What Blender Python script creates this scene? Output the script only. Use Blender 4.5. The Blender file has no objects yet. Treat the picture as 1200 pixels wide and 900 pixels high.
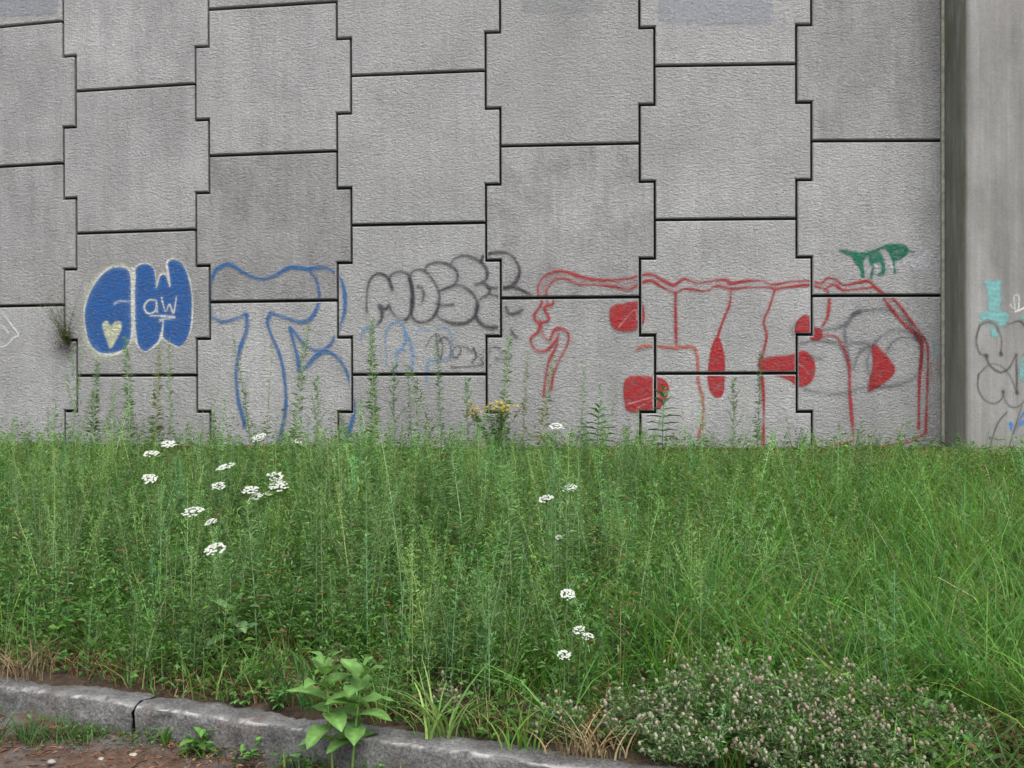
import bpy, math, random
import numpy as np
from mathutils import Matrix, Vector

random.seed(7)
RNG = np.random.default_rng(11)
scene = bpy.context.scene
col = scene.collection

# ------------------------------------------------------------------ camera
CAM = np.array([1.20327, -10.17009, 0.70648])
F_PX, YAW, PITCH, ROLL = 1213.0, -0.10009, -0.00527, -0.00298
_c, _s = math.cos, math.sin
FW = np.array([_s(YAW) * _c(PITCH), _c(YAW) * _c(PITCH), _s(PITCH)])
_r0 = np.array([_c(YAW), -_s(YAW), 0.0])
_u0 = np.cross(_r0, FW)
RT = _r0 * _c(ROLL) + _u0 * _s(ROLL)
UP = np.cross(RT, FW)
cd = bpy.data.cameras.new('camera')
cd.sensor_width = 36.0
cd.lens = 36.0 * F_PX / 1200.0
cd.clip_start = 0.05
cd.clip_end = 2000.0
cam = bpy.data.objects.new('camera', cd)
col.objects.link(cam)
cam.matrix_world = Matrix(((RT[0], UP[0], -FW[0], CAM[0]), (RT[1], UP[1], -FW[1], CAM[1]),
                           (RT[2], UP[2], -FW[2], CAM[2]), (0, 0, 0, 1)))
scene.camera = cam

# ------------------------------------------------------------------ sky and light (overcast)
SUN_EL, SUN_AZ = math.radians(58), math.radians(152)      # azimuth clockwise from +Y
world = bpy.data.worlds.new('World')
scene.world = world
world.use_nodes = True
wn = world.node_tree
wn.nodes.clear()
sky = wn.nodes.new('ShaderNodeTexSky')
sky.sky_type = 'NISHITA'
sky.sun_disc = False
sky.sun_elevation = SUN_EL
sky.sun_rotation = SUN_AZ
sky.air_density = 1.0
sky.dust_density = 3.0
sky.ozone_density = 1.0
hs = wn.nodes.new('ShaderNodeHueSaturation')
hs.inputs['Saturation'].default_value = 0.22
bg = wn.nodes.new('ShaderNodeBackground')
bg.inputs['Strength'].default_value = 0.15
wo = wn.nodes.new('ShaderNodeOutputWorld')
wn.links.new(sky.outputs['Color'], hs.inputs['Color'])
wn.links.new(hs.outputs['Color'], bg.inputs['Color'])
wn.links.new(bg.outputs['Background'], wo.inputs['Surface'])
sl = bpy.data.lights.new('sun', 'SUN')
sl.energy = 1.3
sl.angle = math.radians(50)
sl.color = (1.0, 0.975, 0.94)
so = bpy.data.objects.new('sun', sl)
col.objects.link(so)
sd = Vector((math.sin(SUN_AZ) * math.cos(SUN_EL), math.cos(SUN_AZ) * math.cos(SUN_EL), math.sin(SUN_EL)))
so.rotation_euler = sd.to_track_quat('Z', 'Y').to_euler()
so.location = (0, -8, 12)
scene.view_settings.view_transform = 'Standard'
scene.view_settings.look = 'None'
scene.view_settings.gamma = 1.0
scene.view_settings.use_curve_mapping = False
scene.view_settings.exposure = 1.05

# ------------------------------------------------------------------ shape of the place
CUR, W, TAB, H = 0.01269, 1.51155, 0.0724, 1.5        # wall curve, panel width, tab, panel height
U_END = 4.355                                          # the wall ends here against the pillar
K0 = np.array([-1.477, -5.903])                        # a point on the kerb's front edge
KD = np.array([0.9615, -0.2747])                       # along the kerb
KN = np.array([0.2747, 0.9615])                        # from the kerb towards the wall
ROAD_Z, KERB_Z, KERB_W = -0.79, -0.63, 0.15


def wall_y(u):
    """Front face of the wall: straight panels on a slow curve."""
    u = np.asarray(u, float)
    uc = (np.floor(u / W) + 0.5) * W
    return CUR * uc * uc + 2 * CUR * uc * (u - uc)


def kerb_s(x, y):
    return (np.asarray(x) - K0[0]) * KN[0] + (np.asarray(y) - K0[1]) * KN[1]


def bump(x, y):
    return (0.020 * np.sin(2.1 * x + 1.3 * y) + 0.018 * np.sin(3.7 * x - 2.9 * y + 1) +
            0.012 * np.sin(7.3 * x + 5.1 * y + 2))


def ground_z(x, y):
    x = np.asarray(x, float); y = np.asarray(y, float)
    s = kerb_s(x, y)
    xc = np.clip(x, -12, 9)
    S = kerb_s(xc, wall_y(xc))
    t = np.clip((s - KERB_W) / (S - KERB_W), 0, 1)
    up = -0.66 + 0.655 * t ** 0.92 + bump(x, y) * np.clip(t * 12, 0, 1) * np.clip((1 - t) * 8, 0.15, 1)
    heap = 0.030 + 0.020 * np.sin(5.1 * x + 2) + 0.014 * np.sin(13 * x + 0.7) + 0.008 * np.sin(29 * x)            # soil washed onto the back of the kerb
    up = up + heap * np.clip(1 - np.abs(s - 0.17) / 0.16, 0, 1)
    return np.where(s < KERB_W * 0.5, ROAD_Z - 0.006, up)


def ray(px, py):
    return FW + RT * (px - 600) / F_PX - UP * (py - 450) / F_PX


def on_wall(px, py, off=0.0):
    d = ray(px, py); t = 10.0
    for _ in range(40):
        p = CAM + d * t
        t += (float(wall_y(p[0])) - off - p[1]) / d[1]
    return CAM + d * t


def on_ground(px, py, h=0.0):
    """Foot point of something h tall whose top is seen at this pixel of the photograph."""
    d = ray(px, py)
    ts = np.linspace(2.5, 12, 1200)
    P = CAM + d[None] * ts[:, None]
    g = P[:, 2] - (ground_z(P[:, 0], P[:, 1]) + h)
    i = int(np.argmax(g < 0))
    if not (g < 0).any():
        i = len(ts) - 1
    p = P[i]
    return np.array([p[0], p[1], float(ground_z(p[0], p[1]))])


def project(P):
    d = np.asarray(P) - CAM
    z = d @ FW
    return 600 + F_PX * (d @ RT) / z, 450 - F_PX * (d @ UP) / z, z


# ------------------------------------------------------------------ helpers
def tag(o, label=None, cat=None, group=None, kind=None):
    if label: o['label'] = label
    if cat: o['category'] = cat
    if group: o['group'] = group
    if kind: o['kind'] = kind
    return o


def empty(name, loc=(0, 0, 0)):
    o = bpy.data.objects.new(name, None)
    o.empty_display_size = 0.1
    o.location = loc
    col.objects.link(o)
    return o


def mesh_obj(name, V, faces, mat, parent=None, color=None, smooth=False, loc=None):
    """faces: list of int arrays (n,k). color: (nv,3|4) vertex colours."""
    me = bpy.data.meshes.new(name)
    V = np.asarray(V, np.float32)
    faces = [np.asarray(f, np.int32) for f in faces if len(f)]
    me.vertices.add(len(V))
    me.vertices.foreach_set('co', V.ravel())
    loops = np.concatenate([f.ravel() for f in faces])
    tot = np.concatenate([np.full(len(f), f.shape[1], np.int32) for f in faces])
    start = np.concatenate([[0], np.cumsum(tot)[:-1]]).astype(np.int32)
    me.loops.add(len(loops))
    me.loops.foreach_set('vertex_index', loops)
    me.polygons.add(len(tot))
    me.polygons.foreach_set('loop_start', start)
    me.polygons.foreach_set('loop_total', tot)
    if smooth:
        me.polygons.foreach_set('use_smooth', np.ones(len(tot), bool))
    if color is not None:
        c = np.asarray(color, np.float32)
        if c.shape[1] == 3:
            c = np.concatenate([c, np.ones((len(c), 1), np.float32)], 1)
        a = me.color_attributes.new('Col', 'FLOAT_COLOR', 'POINT')
        a.data.foreach_set('color', c.ravel())
    me.update()
    me.validate()
    me.materials.append(mat)
    o = bpy.data.objects.new(name, me)
    col.objects.link(o)
    if parent is not None: o.parent = parent
    if loc is not None: o.location = loc
    return o


class Geo:
    def __init__(self):
        self.v, self.f, self.c, self.n = [], [], [], 0

    def add(self, V, faces, color):
        V = np.asarray(V, np.float32).reshape(-1, 3)
        color = np.asarray(color, np.float32)
        if color.ndim == 1: color = np.tile(color[None, :3], (len(V), 1))
        self.v.append(V); self.c.append(color)
        for f in faces:
            f = np.asarray(f)
            if len(f): self.f.append(f + self.n)
        self.n += len(V)

    def build(self, name, mat, parent=None, smooth=False, kind=None, loc=None):
        by = {}
        for f in self.f: by.setdefault(f.shape[1], []).append(f)
        o = mesh_obj(name, np.concatenate(self.v), [np.concatenate(l) for l in by.values()], mat, parent,
                     np.concatenate(self.c), smooth, loc)
        if kind: o['kind'] = kind
        return o


def box_geo(g, lo, hi, color=(1, 1, 1)):
    x0, y0, z0 = lo; x1, y1, z1 = hi
    g.add([(x0, y0, z0), (x1, y0, z0), (x1, y1, z0), (x0, y1, z0), (x0, y0, z1), (x1, y0, z1), (x1, y1, z1), (x0, y1, z1)],
          [[(0, 3, 2, 1), (4, 5, 6, 7), (0, 1, 5, 4), (1, 2, 6, 5), (2, 3, 7, 6), (3, 0, 4, 7)]], color)


# ---- plant pieces (all vectorised)
def blades(g, root, h, w, az, bend, colr, segs=3, droop=0.0):
    n = len(root)
    az = np.broadcast_to(az, n); h = np.broadcast_to(h, n); w = np.broadcast_to(w, n)
    bend = np.broadcast_to(bend, n); droop = np.broadcast_to(droop, n)
    d = np.stack([np.cos(az), np.sin(az), 0 * az], 1)
    fa = az + np.pi / 2 + RNG.uniform(-0.9, 0.9, n)
    sd_ = np.stack([np.cos(fa), np.sin(fa), 0 * fa], 1)
    rows = []
    for k in range(segs + 1):
        t = k / segs
        p = root + d * (bend * t ** 1.8)[:, None]
        p[:, 2] += h * (t - droop * t ** 3)
        wd = w * (1 - 0.75 * t ** 1.5) * 0.5
        if k < segs: rows += [p - sd_ * wd[:, None], p + sd_ * wd[:, None]]
        else: rows.append(p)
    m = len(rows)
    V = np.stack(rows, 1).reshape(-1, 3)
    base = np.arange(n) * m
    q = [np.stack([base + 2 * k, base + 2 * k + 1, base + 2 * k + 3, base + 2 * k + 2], 1) for k in range(segs - 1)]
    tr = np.stack([base + 2 * segs - 2, base + 2 * segs - 1, base + 2 * segs], 1)
    C = np.repeat(np.asarray(colr).reshape(-1, 3) if np.ndim(colr) > 1 else np.tile(colr, (n, 1)), m, 0)
    g.add(V, ([np.concatenate(q)] if q else []) + [tr], C)


def leaves(g, base, direction, length, width, colr, fold=0.25, droop=0.2, wide=0.42):
    """Four-cornered folded leaves."""
    n = len(base)
    d = direction / (np.linalg.norm(direction, axis=1, keepdims=True) + 1e-9)
    zz = np.tile([0, 0, 1.0], (n, 1))
    sd_ = np.cross(d, zz); sd_ /= (np.linalg.norm(sd_, axis=1, keepdims=True) + 1e-6)
    roll = RNG.uniform(-0.7, 0.7, n)[:, None]
    nr = np.cross(sd_, d)
    sd_, nr = sd_ * np.cos(roll) + nr * np.sin(roll), nr * np.cos(roll) - sd_ * np.sin(roll)
    L = np.broadcast_to(length, n)[:, None]; Wd = np.broadcast_to(width, n)[:, None] * 0.5
    mid = base + d * L * wide
    tip = base + d * L - zz * L * droop
    V = np.stack([base, mid + sd_ * Wd + nr * Wd * fold, tip, mid - sd_ * Wd + nr * Wd * fold], 1).reshape(-1, 3)
    b = np.arange(n) * 4
    C = np.repeat(np.asarray(colr).reshape(-1, 3) if np.ndim(colr) > 1 else np.tile(colr, (n, 1)), 4, 0)
    g.add(V, [np.stack([b, b + 1, b + 2], 1), np.stack([b, b + 2, b + 3], 1)], C)


def tubes(g, P, R, colr, sides=3):
    """P: (n,k,3) centre lines, R: (n,k) radii."""
    n, k, _ = P.shape
    R = np.broadcast_to(R, (n, k))
    rings = []
    for j in range(sides):
        a = 2 * np.pi * j / sides
        rings.append(P + np.stack([np.cos(a) * R, np.sin(a) * R, 0 * R], 2))
    V = np.stack(rings, 2).reshape(-1, 3)
    b = (np.arange(n) * k * sides)[:, None, None]
    i = (np.arange(k - 1) * sides)[None, :, None]
    j = np.arange(sides)[None, None, :]
    jn = (j + 1) % sides
    Q = np.stack([b + i + j, b + i + jn, b + i + sides + jn, b + i + sides + j], 3).reshape(-1, 4)
    C = np.repeat(np.asarray(colr).reshape(-1, 3) if np.ndim(colr) > 1 else np.tile(colr, (n, 1)), k * sides, 0)
    g.add(V, [Q], C)


def vary(base, n, amt=0.18, hue=0.06):
    b = np.asarray(base, float)
    v = RNG.lognormal(0, amt, (n, 1))
    hsh = RNG.normal(0, hue, (n, 1))
    return np.clip(b[None] * v * (1 + hsh * np.array([[1.4, 0.1, -0.6]])), 0.004, 0.9)


def stem_line(root, h, az, lean, k=5):
    t = np.linspace(0, 1, k)[None, :, None]
    d = np.stack([np.cos(az), np.sin(az), 0 * az], 1)[:, None]
    P = root[:, None] + d * (lean[:, None, None] * t ** 1.6)
    P[:, :, 2] += h[:, None] * t[:, :, 0]
    return P


def feathery(gs, gl, root, h, leaf_len, leaf_w, per_m, colr, scol, spread=1.0, stem_r=0.0035, t0=0.12, shrink=0.55, up=(0.25, 1.0), jitter=0.0, leanmax=0.16):
    """Upright weeds with narrow leaves all along the stem: stems into gs, leaves into gl."""
    n = len(root)
    az = RNG.uniform(0, 2 * np.pi, n)
    lean = h * RNG.uniform(0.0, leanmax, n)
    K = 5
    P = stem_line(root, h, az, lean, K)
    R = np.linspace(1, 0.35, K)[None] * stem_r * RNG.uniform(0.8, 1.2, (n, 1))
    tubes(gs, P, R, scol)
    m = np.maximum((h * per_m).astype(int), 6)
    idx = np.repeat(np.arange(n), m)
    N = len(idx)
    t = RNG.uniform(t0, 1.0, N) ** 0.85
    d = np.stack([np.cos(az), np.sin(az), 0 * az], 1)
    B = root[idx] + d[idx] * (lean[idx] * t ** 1.6)[:, None]
    B[:, 2] += h[idx] * t
    if jitter: B += RNG.normal(0, jitter, (N, 3)) * (1.15 - t[:, None]) * np.array([1, 1, 0.6])
    la = RNG.uniform(0, 2 * np.pi, N)
    el = RNG.uniform(up[0], up[1], N)
    D = np.stack([np.cos(la) * np.cos(el), np.sin(la) * np.cos(el), np.sin(el)], 1)
    L = leaf_len * (1 - shrink * t) * RNG.uniform(0.6, 1.25, N) * spread
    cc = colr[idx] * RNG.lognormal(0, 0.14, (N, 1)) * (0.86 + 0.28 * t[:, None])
    leaves(gl, B, D, L, leaf_w * RNG.uniform(0.7, 1.3, N) * (1 - 0.3 * t), cc, droop=RNG.uniform(0.0, 0.35, (N, 1)))


# ------------------------------------------------------------------ materials
def new_mat(name):
    m = bpy.data.materials.new(name)
    m.use_nodes = True
    nt = m.node_tree
    nt.nodes.clear()
    out = nt.nodes.new('ShaderNodeOutputMaterial')
    return m, nt, out


def N(nt, t, **kw):
    n = nt.nodes.new(t)
    for k, v in kw.items():
        if k.startswith('i_'):
            key = k[2:].replace('_', ' ')
            n.inputs[int(key) if key.isdigit() else key].default_value = v
        else:
            setattr(n, k, v)
    return n


def mapped(nt, scale, loc=(0, 0, 0)):
    tc = N(nt, 'ShaderNodeTexCoord')
    mp = N(nt, 'ShaderNodeMapping')
    mp.inputs['Scale'].default_value = scale
    mp.inputs['Location'].default_value = loc
    nt.links.new(tc.outputs['Object'], mp.inputs['Vector'])
    return mp.outputs['Vector']


def noise(nt, vec, scale, detail=4, rough=0.6, dist=0.0):
    n = N(nt, 'ShaderNodeTexNoise')
    n.inputs['Scale'].default_value = scale
    n.inputs['Detail'].default_value = detail
    n.inputs['Roughness'].default_value = rough
    n.inputs['Distortion'].default_value = dist
    nt.links.new(vec, n.inputs['Vector'])
    return n.outputs['Fac']


def ramp(nt, fac, stops):
    r = N(nt, 'ShaderNodeValToRGB')
    els = r.color_ramp.elements
    while len(els) < len(stops): els.new(0.5)
    for e, (p, c) in zip(els, stops):
        e.position = p
        e.color = (c, c, c, 1) if np.isscalar(c) else (*c, 1)
    nt.links.new(fac, r.inputs['Fac'])
    return r.outputs['Color']


def mixc(nt, fac, a, b, mode='MIX'):
    m = N(nt, 'ShaderNodeMix', data_type='RGBA', blend_type=mode)
    for sock, v in ((m.inputs[0], fac), (m.inputs[6], a), (m.inputs[7], b)):
        if isinstance(v, (int, float)): sock.default_value = v
        elif isinstance(v, tuple): sock.default_value = (*v, 1)
        else: nt.links.new(v, sock)
    return m.outputs[2]


def math_n(nt, op, a, b=None):
    m = N(nt, 'ShaderNodeMath', operation=op)
    for i, v in enumerate((a, b)):
        if v is None: continue
        if isinstance(v, (int, float)): m.inputs[i].default_value = v
        else: nt.links.new(v, m.inputs[i])
    return m.outputs[0]


def relief(nt):
    """Stippled form-liner relief, a few centimetres across."""
    v = mapped(nt, (1.0, 1.0, 1.9))
    a = noise(nt, v, 27, 3, 0.66, 0.6)
    b = noise(nt, v, 80, 2, 0.6)
    return math_n(nt, 'ADD', math_n(nt, 'MULTIPLY', a, 1.0), math_n(nt, 'MULTIPLY', b, 0.38))


def bump_n(nt, height, strength, distance):
    b = N(nt, 'ShaderNodeBump')
    b.inputs['Strength'].default_value = strength
    b.inputs['Distance'].default_value = distance
    nt.links.new(height, b.inputs['Height'])
    return b.outputs['Normal']


def panel_material():
    m, nt, out = new_mat('stippled_concrete')
    p = N(nt, 'ShaderNodeBsdfPrincipled')
    p.inputs['Roughness'].default_value = 0.92
    p.inputs['Specular IOR Level'].default_value = 0.2
    oi = N(nt, 'ShaderNodeObjectInfo')
    base = mixc(nt, oi.outputs['Random'], (0.315, 0.312, 0.312), (0.372, 0.369, 0.369))
    # broad blotches, vertical runs of weathering
    bl = ramp(nt, noise(nt, mapped(nt, (1, 1, 1)), 1.1, 5, 0.65), [(0.3, 0.82), (0.68, 1.1)])
    base = mixc(nt, 1.0, base, bl, 'MULTIPLY')
    st = ramp(nt, noise(nt, mapped(nt, (7.5, 1, 0.55)), 1.6, 6, 0.7), [(0.3, 0.80), (0.55, 1.0), (0.75, 1.10)])
    amt = N(nt, 'ShaderNodeAttribute', attribute_type='OBJECT', attribute_name='stain')
    st2 = mixc(nt, math_n(nt, 'ADD', math_n(nt, 'MULTIPLY', amt.outputs['Fac'], 0.75), 0.30), (1, 1, 1), st)
    base = mixc(nt, 1.0, base, st2, 'MULTIPLY')
    mt = ramp(nt, noise(nt, mapped(nt, (1.3, 1, 0.8), (4, 2, 1)), 2.6, 6, 0.7), [(0.36, 0.66), (0.52, 1.0), (0.68, 1.16)])
    base = mixc(nt, 1.0, base, mixc(nt, math_n(nt, 'MULTIPLY', amt.outputs['Fac'], 0.8), (1, 1, 1), mt), 'MULTIPLY')
    # greenish film creeping up from the bottom edge of some panels
    tone = N(nt, 'ShaderNodeAttribute', attribute_type='OBJECT', attribute_name='tone')
    base = mixc(nt, tone.outputs['Fac'], base, (0.195, 0.19, 0.188))
    # fine grain of the aggregate
    gr = ramp(nt, noise(nt, mapped(nt, (1, 1, 1.7)), 46, 3, 0.7), [(0.3, 0.80), (0.7, 1.16)])
    base = mixc(nt, 1.0, base, gr, 'MULTIPLY')
    nt.links.new(base, p.inputs['Base Color'])
    nt.links.new(bump_n(nt, relief(nt), 1.0, 0.030), p.inputs['Normal'])
    nt.links.new(p.outputs['BSDF'], out.inputs['Surface'])
    return m


def smooth_concrete():
    m, nt, out = new_mat('cast_concrete')
    p = N(nt, 'ShaderNodeBsdfPrincipled')
    p.inputs['Roughness'].default_value = 0.88
    p.inputs['Specular IOR Level'].default_value = 0.2
    cloud = ramp(nt, noise(nt, mapped(nt, (1.6, 1.6, 0.5)), 1.5, 6, 0.65), [(0.3, (0.15, 0.147, 0.137)), (0.5, (0.205, 0.2, 0.19)), (0.72, (0.26, 0.256, 0.248))])
    runs = ramp(nt, noise(nt, mapped(nt, (9, 9, 0.25)), 1.3, 5, 0.7), [(0.3, 0.80), (0.7, 1.12)])
    base = mixc(nt, 1.0, cloud, runs, 'MULTIPLY')
    # algae on the damp inner side of the pillar, thinning out downwards
    at = N(nt, 'ShaderNodeAttribute', attribute_name='Col')
    alg = ramp(nt, noise(nt, mapped(nt, (5, 5, 0.8)), 1.6, 5, 0.7), [(0.35, 0.1), (0.7, 1.0)])
    sep = N(nt, 'ShaderNodeSeparateColor')
    nt.links.new(at.outputs['Color'], sep.inputs['Color'])
    fac = math_n(nt, 'MULTIPLY', sep.outputs['Red'], alg)
    base = mixc(nt, fac, base, (0.085, 0.088, 0.045))
    speck = ramp(nt, noise(nt, mapped(nt, (1, 1, 1)), 70, 2, 0.6), [(0.3, 0.9), (0.7, 1.08)])
    base = mixc(nt, 1.0, base, speck, 'MULTIPLY')
    nt.links.new(base, p.inputs['Base Color'])
    hgt = math_n(nt, 'ADD', noise(nt, mapped(nt, (1, 1, 1)), 9, 4, 0.6), math_n(nt, 'MULTIPLY', noise(nt, mapped(nt, (1, 1, 1)), 90, 2, 0.5), 0.25))
    nt.links.new(bump_n(nt, hgt, 0.5, 0.012), p.inputs['Normal'])
    nt.links.new(p.outputs['BSDF'], out.inputs['Surface'])
    return m


def paint_material(name, rough_wall=True):
    m, nt, out = new_mat(name)
    p = N(nt, 'ShaderNodeBsdfPrincipled')
    p.inputs['Roughness'].default_value = 0.75
    p.inputs['Specular IOR Level'].default_value = 0.25
    at = N(nt, 'ShaderNodeAttribute', attribute_name='Col')
    gr = ramp(nt, noise(nt, mapped(nt, (1, 1, 1.7)), 46, 3, 0.7), [(0.3, 0.84), (0.7, 1.13)])
    nt.links.new(mixc(nt, 1.0, at.outputs['Color'], gr, 'MULTIPLY'), p.inputs['Base Color'])
    if rough_wall:
        r = relief(nt)
        nt.links.new(bump_n(nt, r, 1.0, 0.030), p.inputs['Normal'])
        cover = ramp(nt, r, [(0.45, 0.62), (0.72, 1.0)])      # the spray misses the bottoms of the pits
    else:
        cover = ramp(nt, noise(nt, mapped(nt, (1, 1, 1)), 40, 3, 0.6), [(0.3, 0.8), (0.6, 1.0)])
    sp = ramp(nt, noise(nt, mapped(nt, (1, 1, 1)), 11, 4, 0.7), [(0.3, 0.72), (0.55, 1.0)])
    a = math_n(nt, 'MULTIPLY', math_n(nt, 'MULTIPLY', at.outputs['Alpha'], cover), sp)
    tr = N(nt, 'ShaderNodeBsdfTransparent')
    mx = N(nt, 'ShaderNodeMixShader')
    nt.links.new(a, mx.inputs['Fac'])
    nt.links.new(tr.outputs['BSDF'], mx.inputs[1])
    nt.links.new(p.outputs['BSDF'], mx.inputs[2])
    nt.links.new(mx.outputs['Shader'], out.inputs['Surface'])
    return m


def plain(name, color, rough=0.9, nscale=20, lo=0.75, hi=1.2, bumpd=0.0, bscale=40):
    m, nt, out = new_mat(name)
    p = N(nt, 'ShaderNodeBsdfPrincipled')
    p.inputs['Roughness'].default_value = rough
    p.inputs['Specular IOR Level'].default_value = 0.2
    c = mixc(nt, 1.0, color, ramp(nt, noise(nt, mapped(nt, (1, 1, 1)), nscale, 4, 0.65), [(0.3, lo), (0.7, hi)]), 'MULTIPLY')
    nt.links.new(c, p.inputs['Base Color'])
    if bumpd:
        nt.links.new(bump_n(nt, noise(nt, mapped(nt, (1, 1, 1)), bscale, 4, 0.6), 1.0, bumpd), p.inputs['Normal'])
    nt.links.new(p.outputs['BSDF'], out.inputs['Surface'])
    return m


def leaf_material(name, trans=0.3, rough=0.55, spec=0.3):
    m, nt, out = new_mat(name)
    p = N(nt, 'ShaderNodeBsdfPrincipled')
    p.inputs['Roughness'].default_value = rough
    p.inputs['Specular IOR Level'].default_value = spec
    at = N(nt, 'ShaderNodeAttribute', attribute_name='Col')
    c = mixc(nt, 1.0, at.outputs['Color'], ramp(nt, noise(nt, mapped(nt, (1, 1, 1)), 55, 2, 0.6), [(0.3, 0.82), (0.7, 1.16)]), 'MULTIPLY')
    nt.links.new(c, p.inputs['Base Color'])
    if trans:
        t = N(nt, 'ShaderNodeBsdfTranslucent')
        nt.links.new(mixc(nt, 1.0, c, (1.15, 1.25, 0.7), 'MULTIPLY'), t.inputs['Color'])
        mx = N(nt, 'ShaderNodeMixShader')
        mx.inputs['Fac'].default_value = trans
        nt.links.new(p.outputs['BSDF'], mx.inputs[1])
        nt.links.new(t.outputs['BSDF'], mx.inputs[2])
        nt.links.new(mx.outputs['Shader'], out.inputs['Surface'])
    else:
        nt.links.new(p.outputs['BSDF'], out.inputs['Surface'])
    return m


def soil_material():
    m, nt, out = new_mat('weedy_soil')
    p = N(nt, 'ShaderNodeBsdfPrincipled')
    p.inputs['Roughness'].default_value = 0.95
    p.inputs['Specular IOR Level'].default_value = 0.1
    c = ramp(nt, noise(nt, mapped(nt, (1, 1, 1)), 9, 6, 0.7), [(0.3, (0.025, 0.017, 0.012)), (0.5, (0.06, 0.043, 0.03)), (0.7, (0.11, 0.085, 0.06))])
    nt.links.new(c, p.inputs['Base Color'])
    nt.links.new(bump_n(nt, noise(nt, mapped(nt, (1, 1, 1)), 30, 5, 0.7), 1.0, 0.03), p.inputs['Normal'])
    nt.links.new(p.outputs['BSDF'], out.inputs['Surface'])
    return m


def road_material():
    m, nt, out = new_mat('dirty_asphalt')
    p = N(nt, 'ShaderNodeBsdfPrincipled')
    p.inputs['Roughness'].default_value = 0.93
    p.inputs['Specular IOR Level'].default_value = 0.2
    asph = ramp(nt, noise(nt, mapped(nt, (1, 1, 1)), 120, 3, 0.7), [(0.3, (0.06, 0.057, 0.055)), (0.7, (0.15, 0.14, 0.133))])
    dirt = ramp(nt, noise(nt, mapped(nt, (1, 1, 1)), 24, 5, 0.7), [(0.3, (0.05, 0.03, 0.02)), (0.55, (0.105, 0.066, 0.047)), (0.75, (0.17, 0.13, 0.10))])
    f = ramp(nt, noise(nt, mapped(nt, (1, 1, 1)), 3.3, 5, 0.65), [(0.42, 0.0), (0.56, 1.0)])
    nt.links.new(mixc(nt, f, asph, dirt), p.inputs['Base Color'])
    nt.links.new(bump_n(nt, noise(nt, mapped(nt, (1, 1, 1)), 75, 4, 0.7), 1.0, 0.012), p.inputs['Normal'])
    nt.links.new(p.outputs['BSDF'], out.inputs['Surface'])
    return m


def granite_material():
    m, nt, out = new_mat('rough_granite')
    p = N(nt, 'ShaderNodeBsdfPrincipled')
    p.inputs['Roughness'].default_value = 0.85
    p.inputs['Specular IOR Level'].default_value = 0.3
    a = ramp(nt, noise(nt, mapped(nt, (1, 1, 1)), 75, 3, 0.75), [(0.32, (0.09, 0.088, 0.087)), (0.5, (0.175, 0.172, 0.17)), (0.68, (0.27, 0.265, 0.26))])
    b = ramp(nt, noise(nt, mapped(nt, (1, 1, 1)), 4.5, 5, 0.65), [(0.35, 0.6), (0.65, 1.15)])
    c = mixc(nt, 1.0, a, b, 'MULTIPLY')
    rust = ramp(nt, noise(nt, mapped(nt, (1, 1, 1), (3, 1, 2)), 5.5, 4, 0.6), [(0.55, 0.0), (0.7, 0.55)])
    c = mixc(nt, rust, c, (0.11, 0.075, 0.055))
    at = N(nt, 'ShaderNodeAttribute', attribute_name='Col')          # chipped, freshly broken arris
    sep = N(nt, 'ShaderNodeSeparateColor')
    nt.links.new(at.outputs['Color'], sep.inputs['Color'])
    c = mixc(nt, sep.outputs['Red'], c, (0.52, 0.50, 0.49))
    nt.links.new(c, p.inputs['Base Color'])
    nt.links.new(bump_n(nt, noise(nt, mapped(nt, (1, 1, 1)), 45, 6, 0.75), 1.0, 0.022), p.inputs['Normal'])
    nt.links.new(p.outputs['BSDF'], out.inputs['Surface'])
    return m


M_PANEL = panel_material()
M_CAST = smooth_concrete()
M_PAINT = paint_material('spray_paint_on_rough_wall', True)
M_PAINT_S = paint_material('spray_paint_on_pillar', False)
M_BACK = plain('dark_joint_backing', (0.02, 0.02, 0.019), 1.0)
M_FILL = plain('joint_sealant', (0.33, 0.32, 0.27), 0.8, 14, 0.6, 1.2)
M_FOOT = plain('footing_concrete', (0.30, 0.29, 0.27), 0.95, 8, 0.7, 1.15, 0.01, 30)
M_SOIL = soil_material()
M_ROAD = road_material()
M_GRANITE = granite_material()
M_LEAF = leaf_material('leaf_green', 0.40)
M_STEM = leaf_material('stem_green', 0.0)
M_PETAL = leaf_material('white_petal', 0.25, 0.7, 0.1)
M_DRY = leaf_material('dry_straw', 0.12, 0.8, 0.1)
M_BIGLEAF = leaf_material('milkweed_leaf', 0.25, 0.6, 0.25)

# ------------------------------------------------------------------ ground, road, kerb
g = Geo()
xs = np.concatenate([[-300, -120, -60, -30, -18], np.arange(-12, 9.01, 0.15), [13, 20, 40, 90, 300]])
ss = np.concatenate([[-300, -100, -40, -15, -6, -3, -1.5, -0.6, -0.2, 0.073], np.arange(0.076, 0.4, 0.03), np.arange(0.44, 7.4, 0.12), [8, 9.5, 12, 30, 120, 300]])
XX, SS = np.meshgrid(xs, ss)
YY = K0[1] + (SS - (XX - K0[0]) * KN[0]) / KN[1]
ZZ = ground_z(XX, YY)
V = np.stack([XX, YY, ZZ], 2).reshape(-1, 3)
a, b = XX.shape
ii = (np.arange(a - 1)[:, None] * b + np.arange(b - 1)[None]).ravel()
g.add(V, [np.stack([ii, ii + 1, ii + b + 1, ii + b], 1)], (1, 1, 1))
tag(g.build('ground', M_SOIL, smooth=True), kind='structure')


def kp(along, s, z):
    p = K0 + KD * along + KN * s
    return np.stack([p[0] + 0 * z, p[1] + 0 * z, z], -1) if np.ndim(z) else np.array([p[0], p[1], z])


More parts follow.
